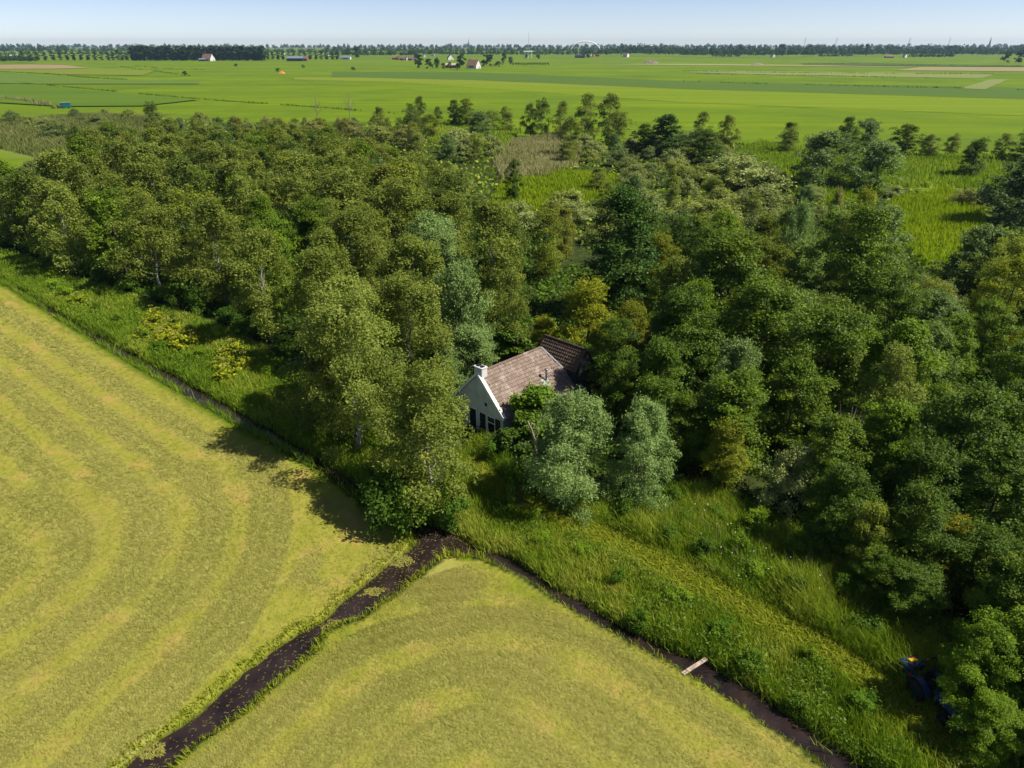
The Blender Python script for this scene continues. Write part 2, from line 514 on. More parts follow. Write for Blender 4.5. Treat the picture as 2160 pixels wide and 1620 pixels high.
mead = mixc(nt, ramp(nt, noise(nt, .018, 6, geo, .65), .48, .72), mead, (.070, .124, .006))
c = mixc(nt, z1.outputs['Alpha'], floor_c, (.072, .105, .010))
c = mixc(nt, s2.outputs[0], c, mead)
c = mixc(nt, s2.outputs[1], c, (.150, .160, .058))
c = mixc(nt, s2.outputs[2], c, (.130, .190, .009))
c = mixc(nt, s1.outputs[0], c, mown_c)
c = mixc(nt, s1.outputs[2], c, (.016, .012, .008))
nt.links.new(c, b.inputs['Base Color'])
b.inputs['Roughness'].default_value = .95
b.inputs['Specular IOR Level'].default_value = .08
bp0 = node(nt, "ShaderNodeBump", ins={'Strength': .45, 'Distance': .30})
nt.links.new(noise(nt, 1.6, 5, geo, .65), bp0.inputs['Height'])
bp = node(nt, "ShaderNodeBump", ins={'Strength': .45, 'Distance': .05})
nt.links.new(bp0.outputs[0], bp.inputs['Normal'])
nt.links.new(noise(nt, 11.0, 4, geo, .7), bp.inputs['Height'])
nt.links.new(bp.outputs[0], b.inputs['Normal'])
M['land'] = m

me = quad_mesh("ground", np.stack([Xf, Yf, gz], -1), F, M['land'], smooth=True)
a = me.color_attributes.new("zone_a", 'FLOAT_COLOR', 'POINT')
a.data.foreach_set("color", np.stack([mown, sw, mud, np.maximum(pathw, bank_z * .6)], -1).astype(np.float32).ravel())
a = me.color_attributes.new("zone_b", 'FLOAT_COLOR', 'POINT')
a.data.foreach_set("color", np.stack([meadow, rp, lu, ed], -1).astype(np.float32).ravel())
tag(link("ground", me), "mown hay fields, wood floor and green polder meadows reaching the horizon", "ground", kind="structure")

def ground_z(X, Y):
    """height of the land sheet at points (ditch carve only)"""
    d = np.full(X.shape, 9.0)
    for q in DITCHES: d = np.minimum(d, sdist(q, X, Y) + (.26 if q is not ditch_a else 0.0))
    d = d + np.where(d < 4, (fbm(X, Y, 1.4, 4) - .5) * .55, 0)
    return -0.75 * (1 - sstep(-.35, .45, d)), d

def poly_sheet(name, pts2d, z, mat):
    bm = bmesh.new()
    vs = [bm.verts.new((x, y, z)) for x, y in pts2d]
    bm.faces.new(vs)
    bmesh.ops.triangulate(bm, faces=list(bm.faces))
    bmesh.ops.recalc_face_normals(bm, faces=list(bm.faces))
    me = bpy.data.meshes.new(name)
    bm.to_mesh(me); bm.free()
    me.materials.append(mat)
    return link(name, me)

# one water sheet lies under all three ditches, inside the carved beds
wp = G([(-420,300),(0,560),(420,790),(700,960),(905,1090),(1080,1150),(1300,1285),(1500,1380),(1700,1510),(1900,1640),(2100,1790),(1900,1850),(60,1850),(-60,1800)], ZW)
for nm, d, lb in (("ditch_water", ditch_a, "dark ditch along the wood edge beside the striped hay field"),
                  ("ditch_water", ditch_b, "wide dark ditch flecked with cut grass between the two hay fields"),
                  ("ditch_water", ditch_c, "brown ditch crossed by the plank below the grassy bank")):
    cen = d.mean(0)
    ex = []
    n = len(d)
    for i in range(n):
        t = d[(i + 1) % n] - d[i - 1]
        nrm = np.array([t[1], -t[0]]) / (np.linalg.norm(t) + 1e-9)
        q = d[i] + nrm * .55
        if inside(d, np.array([q[0]]), np.array([q[1]]))[0]: q = d[i] - nrm * .55
        ex.append(q)
    zz = {"dark": ZW, "wide": ZW - .004, "brow": ZW - .008}[lb[:4]]
    tag(poly_sheet(nm, ex, zz, M['water']), lb, "ditch", kind="structure")

# far plots, thin sheets lying on the meadow
def plot_mat(name, lo, hi):
    m, nt, b = new_mat(name)
    g = node(nt, "ShaderNodeNewGeometry").outputs['Position']
    mp = node(nt, "ShaderNodeMapping", vector_type='POINT')
    mp.inputs['Rotation'].default_value = (0, 0, -ang)
    mp.inputs['Scale'].default_value = (.004, .09, 1)
    nt.links.new(g, mp.inputs[0])
    nt.links.new(mixc(nt, ramp(nt, noise(nt, 1.0, 5, mp.outputs[0], .6), .35, .65), lo, hi), b.inputs['Base Color'])
    b.inputs['Roughness'].default_value = .95
    b.inputs['Specular IOR Level'].default_value = .08
    return m
PLOTS = [
    ([(700,151),(1000,152.5),(1440,171),(2400,190),(2400,216),(1440,187.5),(1000,168.5),(700,163)], (0.063, 0.113, 0.015), (0.079, 0.133, 0.017), "dark green long plot across the bright meadow"),
    ([(1000,169.5),(1440,188.5),(2300,214.5),(2300,250),(1440,216),(900,178),(640,163)], (0.117, 0.181, 0.005), (0.150, 0.209, 0.006), "bright yellow green plot below the dark green one"),
    ([(620,163.5),(760,164),(1000,170),(1440,189),(1300,187),(900,176),(620,168)], (0.131, 0.184, 0.009), (0.165, 0.204, 0.016), "pale streaked mown strip in the meadow"),
    ([(1440,152.5),(1500,149),(2098,157),(2070,165.5),(1700,160)], (0.147, 0.187, 0.050), (0.187, 0.215, 0.070), "pale grey green cut plot near the right edge"),
    ([(2025,187),(2090,167.5),(2128,167.5),(2078,189)], (0.147, 0.187, 0.050), (0.187, 0.215, 0.070), "pale slanting mown strip near the right edge"),
    ([(1890,148.5),(1940,142),(2400,143),(2400,153)], (0.226, 0.197, 0.097), (0.283, 0.232, 0.119), "tan bare plot beside the far right fields"),
    ([(1240,136),(1430,135),(1730,138),(1940,141.5),(1900,141.8),(1700,139.5)], (0.249, 0.226, 0.102), (0.294, 0.260, 0.124), "thin tan strip in the far meadow"),
    ([(-300,140),(60,137),(130,137.5),(190,144),(120,145.5),(-300,147.5)], (0.215, 0.164, 0.085), (0.283, 0.215, 0.113), "tan bare plot at the far left"),
    ([(0,147.5),(200,146.5),(330,149),(300,160),(150,158),(0,151)], (0.124, 0.170, 0.014), (0.153, 0.187, 0.018), "yellowish plot left of the poplar grove"),
    ([(-300,156),(0,153),(200,168),(420,172),(420,178),(100,178),(-300,172)], (0.082, 0.142, 0.018), (0.102, 0.161, 0.020), "blue green plot in the left meadow"),
    ([(-300,178),(40,178),(250,198),(420,212),(300,225),(130,226),(-300,200)], (0.063, 0.122, 0.008), (0.088, 0.147, 0.010), "deep green plot beyond the pale reed strip"),
    ([(1690,134),(1800,133),(2160,139.5),(2160,141.3),(1700,137.8)], (0.063, 0.102, 0.025), (0.074, 0.113, 0.027), "dull green far plot before the right hand woods"),
]
for i, (pts, lo, hi, lb) in enumerate(PLOTS):
    tag(poly_sheet("field", G(pts), .06 + .05 * i, plot_mat("plot %d" % i, lo, hi)), lb, "field", kind="structure")

# ------------------------------------------------------------------ vegetation kit
def unit(a):
    return a / (np.linalg.norm(a, axis=-1, keepdims=True) + 1e-9)

def leaf_quads(pos, nrm, ax, L, W):
    b = unit(np.cross(nrm, ax))
    a = unit(np.cross(b, nrm))
    L = L[:, None] / 2; W = W[:, None] / 2
    V = np.stack([pos - a * L, pos + b * W - a * L * .1, pos + a * L, pos - b * W - a * L * .1], 1).reshape(-1, 3)
    F = np.arange(len(V)).reshape(-1, 4)
    return V, F

ENV = {
    'full': lambda t: np.sqrt(np.clip(1 - (np.clip(t - .32, 0, 1) / .70) ** 2, .06, 1)) * (.82 + .18 * np.clip(t / .3, 0, 1)),
    'round': lambda t: np.sqrt(np.clip(1 - (2 * t - 1) ** 2, .05, 1)),
    'egg': lambda t: np.clip((1 - np.abs(2 * np.clip(t, .02, .98) ** .72 - 1) ** 2.1) ** .62, .3, 1),
    'cone': lambda t: np.clip(1.05 - t, .12, 1) ** .8 * np.clip(t * 6, .4, 1),
    'dome': lambda t: np.sqrt(np.clip(1 - t ** 2, .04, 1)),
    'column': lambda t: np.clip(np.sin(np.pi * np.clip(t, .05, .97)) ** .4, .3, 1),
}
def make_crown(seed, h, r, base, env, nclump, rc, n, L, W, flat=.8, droop=0.0, shoots=0.0, up=.5, jitter=.7):
    """Leaves on many clumps spread through the crown; returns verts, faces, tint and clump centres."""
    g = np.random.default_rng(seed)
    # boughs first, then leaf clumps over each bough, so the crown has large lobes and deep gaps
    nb = max(6, int(nclump / 5.5))
    t = np.clip((np.arange(nb) + .2 + .6 * g.random(nb)) / nb, .05, .97)
    e = ENV[env](t)
    th = np.arange(nb) * 2.399 + g.normal(0, .35, nb)
    lop = 1 + .20 * np.sin(th * 2 + seed) + .12 * np.sin(th * 3 + seed * 1.7)
    br = r * (.46 + .17 * g.random(nb)) * (.55 + .45 * e) * (1.12 if env in ('full', 'dome') else 1)
    brad = np.maximum(e * r * lop - br * (.85 + .2 * g.random(nb)), 0) * np.clip(.55 + .6 * g.random(nb), 0, 1)
    z0 = base * h
    bz = np.minimum(z0 + t * (h - z0) - br * .1, h - br * .9)
    bc = np.stack([np.cos(th) * brad, np.sin(th) * brad, np.maximum(bz, br * .5 + z0 * .6)], -1)
    kb = g.choice(nb, nclump, p=br ** 2 / (br ** 2).sum())
    kb[:nb] = np.arange(nb)
    dd = unit(g.normal(size=(nclump, 3)) + bc[kb] / r * .5 * [1, 1, 0])
    dd[:, 2] = np.where(dd[:, 2] < -.55, -dd[:, 2] * .7, dd[:, 2])
    rcs = rc * (.55 + .6 * g.random(nclump))
    cen = bc[kb] + dd * (br[kb] * (.62 + .3 * g.random(nclump)))[:, None] * np.array([1, 1, 1.05 if flat > .7 else .8])
    cen[:, 2] = np.clip(cen[:, 2], .3, h - rcs * .4)
    k = g.choice(nclump, n, p=rcs ** 2 / (rcs ** 2).sum())
    d = unit(g.normal(size=(n, 3)))
    d[:, 2] = np.where(d[:, 2] < -.35, -d[:, 2] * .6, d[:, 2])
    rr = rcs[k] * (.35 + .70 * g.random(n) ** .55)
    off = d * rr[:, None]
    off[:, 2] *= flat
    pos = cen[k] + off
    ax = unit(g.normal(size=(n, 3)))
    if shoots:
        q = g.random(n) < shoots
        ns = nclump * 16
        sk = g.integers(0, nclump, ns)
        out = cen[sk].copy(); out[:, 2] = (out[:, 2] - z0 - (h - z0) * .25)
        sd = unit(unit(out) * .9 + g.normal(size=(ns, 3)) * .6 + np.array([0, 0, .35]))
        s = g.integers(0, ns, n)
        lam = g.random(n) ** .7
        tip = rcs[sk[s]] * 1.5
        sp = cen[sk[s]] + sd[s] * (lam * tip)[:, None]
        sp[:, 2] -= (lam ** 2) * tip * .35 * (droop + .3)
        sp += g.normal(0, .07, (n, 3)) * (r / 3)
        pos = np.where(q[:, None], sp, pos)
        ax = np.where(q[:, None], unit(sd[s] + g.normal(size=(n, 3)) * .45), ax)
    if droop:
        q = g.random(n) < droop
        ns = nclump * 14
        sk = g.integers(0, nclump, ns)
        sth = g.random(ns) * 2 * np.pi
        so = np.stack([np.cos(sth), np.sin(sth), .15 * np.ones(ns)], -1) * (rcs[sk] * (.55 + .5 * g.random(ns)))[:, None]
        s = g.integers(0, ns, n)
        lam = g.random(n)
        ln = rcs[sk[s]] * (1.0 + .5 * g.random(ns)[s])
        sp = cen[sk[s]] + so[s] * (1 + lam[:, None] * .15)
        sp[:, 2] -= lam * ln - .2
        sp += g.normal(0, .05, (n, 3)) * (r / 3)
        pos = np.where(q[:, None], sp, pos)
        ax = np.where(q[:, None], unit(np.array([0, 0, -1.0]) + g.normal(size=(n, 3)) * .5), ax)
    pos[:, 2] = np.maximum(pos[:, 2], .15)
    outw = pos - np.array([0, 0, z0 + (h - z0) * .35])
    nrm = unit(unit(outw) * .55 + d * .35 + np.array([0, 0, up]) + g.normal(size=(n, 3)) * jitter)
    Ls = L * (.7 + .6 * g.random(n)); Ws = W * (.7 + .6 * g.random(n))
    V, F = leaf_quads(pos, nrm, ax, Ls, Ws)
    tint = np.clip(g.normal(.45, .13, n) + g.normal(0, .15, nclump)[k], 0, 1)
    return V, F, np.repeat(tint, 4), cen

def make_trunk(seed, h, cen, rad, mat, multi=1, top=.9):
    g = np.random.default_rng(seed + 91)
    mb = MB()
    for s in range(multi):
        lean = g.normal(0, .25 if multi > 1 else .12, 2) * h * .15
        base = g.normal(0, .35, 2) if multi > 1 else np.zeros(2)
        pts, rr = [], []
        K = 7
        for i in range(K):
            f = i / (K - 1)
            w = g.normal(0, .10, 2) * (f > 0) * (f < 1)
            pts.append((base[0] + lean[0] * f + w[0], base[1] + lean[1] * f + w[1], -.2 + f * h * top))
            rr.append(rad * (1.25 if i == 0 else 1) * (1 - f * .86))
        mb.tube(pts, rr, 7)
        order = g.permutation(len(cen))[: 12 // multi + 4]
        for c in order:
            c = cen[c]
            f = np.clip((c[2] * (.45 + .3 * g.random())) / (h * top), .08, .85)
            i = min(int(f * (K - 1)), K - 2)
            u = f * (K - 1) - i
            p0 = np.array(pts[i]) * (1 - u) + np.array(pts[i + 1]) * u
            r0 = rad * (1 - f * .86) * .5
            mid = (p0 * .5 + c * .5) + np.array([0, 0, -.06 * h * g.random()])
            mb.tube([p0, mid, c], [r0 * .6, r0 * .35, r0 * .1], 5, cap=False)
    return mb.mesh("trunk", mat, smooth=True)

SPEC = {   # h, r, base, env, clumps, clump radius, leaves, L, W, flat, droop, shoots, up, leaf, bark, stems, trunk radius
    'birch':  dict(h=11., r=3.3, base=.06, env='egg', nclump=78, rc=.92, n=17000, L=.21, W=.12, flat=.85, droop=.38, shoots=.12, up=.35, leaf='birch_leaf', bark='birch_bark', stems=1, tr=.13),
    'alder':  dict(h=12., r=4.6, base=.05, env='egg', nclump=110, rc=1.05, n=29000, L=.205, W=.155, flat=.55, droop=0., shoots=.16, up=.75, leaf='alder_leaf', bark='bark', stems=1, tr=.20),
    'willow': dict(h=9., r=3.2, base=.02, env='full', nclump=120, rc=.85, n=29000, L=.26, W=.085, flat=.85, droop=.10, shoots=.60, up=.4, leaf='willow_leaf', bark='bark', stems=3, tr=.14),
    'sallow': dict(h=4.2, r=3.2, base=.02, env='dome', nclump=90, rc=.72, n=17000, L=.18, W=.085, flat=.8, droop=0., shoots=.45, up=.5, leaf='sallow_leaf', bark='bark', stems=5, tr=.07),
    'maple':  dict(h=19., r=6.2, base=.04, env='egg', nclump=110, rc=1.4, n=28000, L=.32, W=.24, flat=.75, droop=0., shoots=.35, up=.55, leaf='maple_leaf', bark='bark', stems=1, tr=.28),
    'ash':    dict(h=12., r=4.2, base=.08, env='egg', nclump=72, rc=1.1, n=18000, L=.28, W=.13, flat=.6, droop=0., shoots=.25, up=.65, leaf='ash_leaf', bark='bark', stems=1, tr=.19),
    'shrub':  dict(h=2.6, r=1.9, base=.02, env='dome', nclump=22, rc=.70, n=6000, L=.20, W=.12, flat=.8, droop=0., shoots=.30, up=.5, leaf='under', bark='bark', stems=3, tr=.04),
    'fig':    dict(h=5.2, r=2.2, base=.02, env='full', nclump=40, rc=.75, n=7500, L=.30, W=.24, flat=.75, droop=0., shoots=.2, up=.6, leaf='fig_leaf', bark='bark', stems=3, tr=.07),
    'poplar': dict(h=24., r=3.2, base=.06, env='column', nclump=44, rc=2.2, n=760, L=1.7, W=1.3, flat=1.1, droop=0., shoots=.2, up=.3, leaf='poplar_leaf', bark='bark', stems=1, tr=.35),
    'fartree':dict(h=12., r=5.0, base=.08, env='round', nclump=22, rc=2.0, n=500, L=1.5, W=1.1, flat=.9, droop=0., shoots=.2, up=.4, leaf='poplar_leaf', bark='bark', stems=1, tr=.3),
}
PROTO = {}
def proto(kind, lod, var):
    key = (kind, lod, var)
    if key not in PROTO:
        s = SPEC[kind]
        sd = sum(map(ord, kind)) * 13 + var * 101
        g = np.random.default_rng(sd)
        n, L, W = s['n'], s['L'], s['W']
        if lod == 1: n, L, W = int(n / 2.2), L * 1.45, W * 1.45
        if lod == -1: n, L, W = int(n * 1.5), L * .82, W * .82
        env, flat, base = s['env'], s['flat'], s['base']
        if lod == 1 and kind == 'alder': flat = .85
        if lod == 1 and kind in ('birch', 'alder', 'ash'): env, base = ('full' if var % 2 else 'egg'), .03
        V, F, T, cen = make_crown(sd, s['h'], s['r'] * (1 + .1 * g.normal()), base, env, s['nclump'], s['rc'], n, L, W, flat, s['droop'], s['shoots'], s['up'])
        cm = quad_mesh(kind + " crown", V, F, M[s['leaf']], T)
        tm = make_trunk(sd, s['h'], cen, s['tr'], M[s['bark']], s['stems'])
        PROTO[key] = (cm, tm)
    return PROTO[key]

NAME = {'birch': 'birch_tree', 'alder': 'alder_tree', 'willow': 'willow_tree', 'sallow': 'sallow_bush', 'maple': 'maple_tree', 'ash': 'ash_tree',
        'shrub': 'shrub', 'fig': 'leafy_bush', 'poplar': 'poplar_tree', 'fartree': 'broadleaf_tree'}
TREES = []      # (empty, kind, x, y, h, r, tint word, explicit?)
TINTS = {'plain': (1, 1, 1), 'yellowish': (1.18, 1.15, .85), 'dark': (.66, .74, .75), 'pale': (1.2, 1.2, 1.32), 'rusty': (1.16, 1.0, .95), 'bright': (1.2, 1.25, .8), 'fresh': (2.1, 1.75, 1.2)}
NVAR = {'birch': 6, 'alder': 6, 'willow': 3, 'sallow': 4, 'maple': 1, 'ash': 2, 'shrub': 3, 'fig': 1, 'poplar': 3, 'fartree': 3}

def tree(kind, x, y, h, r=None, label=None, tint='plain', group=None, cat=None, parts=True, name=None, z=0.0, lod=None):
    s = SPEC[kind]
    dist = math.hypot(x, y)
    if lod is None: lod = 1 if dist > 105 and kind not in ('poplar', 'fartree') else 0
    var = int(rng.integers(0, NVAR[kind]))
    cm, tm = proto(kind, lod, var)
    sz = h / s['h']
    sr = (r / s['r']) if r else sz
    jit = 1 + rng.normal(0, .07, 3)
    tc = TINTS[tint]
    rz = float(rng.random() * 2 * math.pi)
    if parts:
        e = empty(name or NAME[kind], (x, y, z), rz)
        e.scale = (sr, sr, sz)
        c = link("crown", cm, e)
        link("trunk", tm, e)
    else:
        e = c = link(name or NAME[kind], cm)
        e.location = (x, y, z); e.rotation_euler = (0, 0, rz); e.scale = (sr, sr, sz)
    c.color = (tc[0] * jit[0], tc[1] * jit[0] * (1 + .04 * (jit[1] - 1)), tc[2] * jit[0], 1)
    e["category"] = cat or ('bush' if kind in ('sallow', 'shrub', 'fig') else 'tree')
    if label: e["label"] = label
    if group: e["group"] = group
    TREES.append([e, kind, x, y, h, r or s['r'] * sz, tint, label is not None])
    return e

def top(kind, px, py, h, r, label, tint='plain', **kw):
    """A tree of height h whose top shows at px, py in the survey photograph."""
    q = P(px, py, h)
    return tree(kind, q[0], q[1], h, r, label, tint, **kw)

def span(kind, x0, x1, yt, yb, label, tint='plain', **kw):
    """A tree standing on the ground at row yb, its crown filling x0..x1 and reaching up to row yt."""
    xm = (x0 + x1) / 2
    q = P(xm, yb)
    d = ray(xm, yt)
    h = CAM_H + d[2] * (q[1] / d[1])
    depth = q[1] * CP + CAM_H * SP
    return tree(kind, q[0], q[1], h, max((x1 - x0) / 2 * depth / FPX, .8), label, tint, **kw)


# ------------------------------------------------------------------ the cottage
HX, HY = -5.085, 55.406
HROT = math.atan2(-.703, .711)
def hw(x, y, z=0.0):
    c, s = math.cos(HROT), math.sin(HROT)
    return (HX + c * x - s * y, HY + s * x + c * y, z)

house = empty("cottage", (HX, HY, 0), HROT)
tag(house, "small grey white cottage with red brown tiled roof, half hidden among trees", "cottage")
W_, EZ, RZ, RL = 6.17, 2.4, 5.5, 7.7
w = MB()
w.prism([(.15, .12, -.3), (6.02, .12, -.3), (6.02, .12, EZ + .02), (3.085, .12, RZ - .13), (.15, .12, EZ + .02)], (0, .25, 0))
w.build("wall", M['plaster'], house)
w = MB(); w.box((.30, 4.9, 1.0), (.25, 9.0, 2.6)); w.build("wall", M['plaster'], house)
w = MB(); w.box((6.35, 6.9, .75), (.25, 5.4, 2.1)); w.box((5.90, 2.3, 1.0), (.24, 3.8, 2.6)); w.build("wall", M['plaster'], house)
w = MB(); w.box((3.3, 9.45, .75), (5.7, .2, 2.1)); w.build("wall", M['plaster'], house)

def tile_slope(name, corner_fn, ncol, nrow, keep, mat, parent, seed=0):
    """Pantiles as real relief: corner_fn(u, v) -> (point, normal), u along the ridge, v down the slope."""
    g = np.random.default_rng(seed)
    V, Fq, T = [], [], []
    prof = [(0, 0.0), (.28, .030), (.55, .038), (.80, .012), (1.0, 0.0)]
    for r in range(nrow):
        for c in range(ncol):
            if not keep((c + .5) / ncol, (r + .5) / nrow): continue
            t = float(np.clip(g.normal(.45, .22), 0, 1))
            lift = g.normal(0, .006)
            base = len(V)
            for pu, pz in prof:
                for pv, lz in ((0, .005), (1.06, .075)):
                    p, nn = corner_fn((c + pu) / ncol, (r + pv) / nrow)
                    V.append(p + nn * (pz + lz + lift)); T.append(t)
            for k in range(len(prof) - 1):
                Fq.append((base + 2 * k, base + 2 * k + 1, base + 2 * k + 3, base + 2 * k + 2))
            # nose of the course
            b2 = len(V)
            for pu, pz in prof:
                p, nn = corner_fn((c + pu) / ncol, (r + 1.06) / nrow)
                V.append(p + nn * (pz + .075 + lift)); T.append(t)
                V.append(p + nn * (-.01)); T.append(t)
            for k in range(len(prof) - 1):
                Fq.append((b2 + 2 * k, b2 + 2 * k + 1, b2 + 2 * k + 3, b2 + 2 * k + 2))
    return link(name, quad_mesh(name, np.array(V), np.array(Fq), mat, np.array(T)), parent)

YM = 9.7
def right_slope(u, v):
    y = u * YM
    ext = 1 + .14 * sstep(5.0, 9.0, np.array(y))
    d = v * (W_ / 2 + .05) * float(ext)
    return np.array([W_ / 2 + d, y, RZ - v * (RZ - EZ + .05) * float(ext)]), np.array([.707, 0, .707])
def left_slope(u, v):
    y = u * YM
    return np.array([W_ / 2 - v * (W_ / 2 + .05), y, RZ - v * (RZ - EZ + .05)]), np.array([-.707, 0, .707])
keep = lambda u, v: u * YM < RL + 2.0 * v
roof = tile_slope("roof", right_slope, 40, 14, keep, M['tiles'], house, 1)
tile_slope("roof", left_slope, 40, 14, keep, M['tiles'], house, 2)
w = MB()   # roof deck under the tiles and the rear hip
w.prism([(W_ / 2, .36, RZ - .03), (W_ + .02, .36, EZ - .04), (W_ / 2, .36, EZ - .04), (-.02, .36, EZ - .04)], (0, RL - .56, 0))
w._add([Vector(p) for p in ((W_ / 2, RL - .2, RZ - .02), (W_ + .45, YM + .02, 1.92), (-.05, YM + .02, 2.3), (W_ / 2, RL - .3, 2.2))], [(0, 1, 2), (0, 2, 3), (0, 3, 1)])
w.build("roof_deck", M['old_tiles'], house)
w = MB()   # ridge and hip tiles bedded in mortar
for i in range(19):
    y0 = .35 + i * (RL - .35) / 19
    w.tube([(W_ / 2, y0, RZ + .02), (W_ / 2, y0 + .40, RZ + .035)], [.12, .125], 8)
w.build("ridge_tiles", M['tiles'], house)
w = MB()
for i in range(11):
    a_, b_ = i / 11, (i + 1.06) / 11
    f = lambda s: Vector((W_ / 2 + s * 3.5, RL + .1 + s * 1.95, RZ + .03 - s * 3.5))
    w.tube([f(a_), f(b_)], [.10, .11], 7)
w.build("hip_tiles", M['lead'], house)
w = MB()   # white barge boards and their top boards
for sx in (-1, 1):
    p0 = Vector((W_ / 2, 0, RZ + .10)); p1 = Vector((W_ / 2 + sx * (W_ / 2 + .08), 0, EZ - .0))
    d = (p1 - p0); L = d.length
    rot = Matrix.Rotation(math.atan2(-d.z, d.x), 4, 'Y').to_3x3()
    w.box((p0 + p1) / 2 + Vector((0, .10, .02)), (L, .30, .07), rot)
    w.box((p0 + p1) / 2 + Vector((0, -.045, -.08)), (L, .04, .20), rot)
w.build("barge_board", M['white_paint'], house)
w = MB(); w.box((W_ / 2, .42, 5.50), (.95, .62, .90)); w.box((W_ / 2, .42, 5.99), (1.04, .70, .08))
ch = w.build("chimney", M['plaster'], house, bevel=.015)
w = MB(); w.box((W_ / 2 - .2, .42, 6.08), (.30, .36, .10)); w.box((W_ / 2 + .22, .42, 6.07), (.26, .32, .08)); w.build("chimney_pot", M['dark_paint'], ch)
# stove pipe with lead flashing
px_, py_ = 5.22, 6.2
pz_ = RZ - (px_ - W_ / 2)
w = MB(); w.tube([(px_, py_, pz_ - .1), (px_, py_, pz_ + 1.12)], [.085, .085], 12); 
w.tube([(px_, py_, pz_ + 1.14), (px_, py_, pz_ + 1.20), (px_, py_, pz_ + 1.28)], [.18, .17, .05], 12)
sp_ = w.build("stove_pipe", M['steel'], house, smooth=True)
rot45 = Matrix.Rotation(math.radians(45), 4, 'Y').to_3x3()
w = MB(); w.box((px_ + .05, py_ - .12, pz_ + .04), (.72, .85, .03), rot45); w.tube([(px_, py_, pz_), (px_, py_, pz_ + .16)], [.17, .10], 12)
w.build("flashing", M['lead'], house)

def opening(name, x0, x1, z0, z1, mat, frame=.06, proud=.03):
    w = MB(); w.box(((x0 + x1) / 2, .105, (z0 + z1) / 2), (x1 - x0, .04, z1 - z0)); o = w.build(name, mat, house)
    w = MB()
    for xx in (x0 - frame / 2, x1 + frame / 2): w.box((xx, .09, (z0 + z1) / 2), (frame, .10, z1 - z0 + 2 * frame))
    w.box(((x0 + x1) / 2, .09, z1 + frame / 2), (x1 - x0, .10, frame))
    w.box(((x0 + x1) / 2, .08, z0 - frame / 2), (x1 - x0, .14, frame))
    w.build("frame", M['white_paint'], o)
    return o
opening("door", 1.95, 2.80, .02, 1.98, M['dark_paint'])
d2 = opening("door", 3.22, 4.00, .02, 1.98, M['dark_paint'])
w = MB(); w.box((3.32, .075, 1.0), (.03, .05, .14)); w.build("handle", M['silver'], d2)
wi = opening("window", 4.22, 5.05, .45, 1.95, M['glass'])
w = MB(); w.box((4.635, .075, 1.42), (.83, .05, .07)); w.build("transom", M['white_paint'], wi)
w = MB(); w.box((5.40, .085, 1.2), (.55, .05, 1.6)); w.box((5.40, .055, 1.2), (.46, .02, .08)); w.build("shutter", M['dark_paint'], house)
opening("attic_window", 1.02, 1.36, 2.62, 2.98, M['glass'], .03)
opening("attic_window", 3.85, 4.20, 2.76, 3.12, M['glass'], .03)
w = MB(); w.box((6.47, 9.0, 1.25), (.10, 1.2, 1.0)); w.build("window", M['glass'], house)
w = MB(); w.box((W_ + .12, 2.6, EZ - .12), (.13, 5.0, .11)); w.build("gutter", M['lead'], house)

barn = empty("barn", hw(1.4, 10.2), HROT)
tag(barn, "old barn with dark mossy tiled roof standing crosswise behind the cottage", "barn")
def barn_slope(u, v): return np.array([u * 5.0, -v * 1.35, 5.5 - v * 1.75]), np.array([0, -.79, .61])
def barn_back(u, v): return np.array([u * 5.0, v * 2.6, 5.5 - v * 3.3]), np.array([0, .79, .61])
tile_slope("roof", barn_slope, 20, 7, lambda u, v: True, M['old_tiles'], barn, 5)
tile_slope("roof", barn_back, 20, 12, lambda u, v: True, M['old_tiles'], barn, 6)
w = MB()
for i in range(12): w.tube([(i * .41, 0, 5.53), (i * .41 + .42, 0, 5.545)], [.12, .125], 8)
w.build("ridge_tiles", M['old_tiles'], barn)
w = MB()
for sx in (.02,):
    w.prism([(sx, -1.3, 3.68), (sx, -1.3, -.2), (sx, 2.5, -.2), (sx, 2.5, 2.2), (sx, 0, 5.42)], (4.9, 0, 0))
w.build("wall", M['dark_barn'], barn)
w = MB()
for p0, p1 in (((-.05, .02, 5.5), (-.05, -1.38, 3.70)), ((-.05, .02, 5.5), (-.05, 2.6, 2.2))):
    w.tube([p0, p1], [.05, .05], 6)
w.build("verge", M['dead_wood'], barn)

# ------------------------------------------------------------------ plank, snag, tractor
a_, b_ = P(1441, 1421, .04), P(1489, 1389, .04)
cpl = (a_ + b_) / 2
plank = MB()
L_ = float(np.hypot(*(b_ - a_)[:2])) + .10
g_ = [(-L_ / 2, -.15), (L_ / 2, -.15), (L_ / 2, .15), (-L_ / 2, .15)]
plank.box((0, 0, .03), (L_, .22, .05)); plank.box((-L_ * .3, .0, .075), (.05, .20, .03)); plank.box((L_ * .32, .0, .075), (.05, .20, .03))
o = plank.build("plank", M['plank'], None, bevel=.006)
o.location = (cpl[0], cpl[1], .0)
o.rotation_euler = (0, math.radians(1.5), math.atan2(b_[1] - a_[1], b_[0] - a_[0]))
tag(o, "pale weathered plank laid across the brown ditch as a footbridge", "plank")

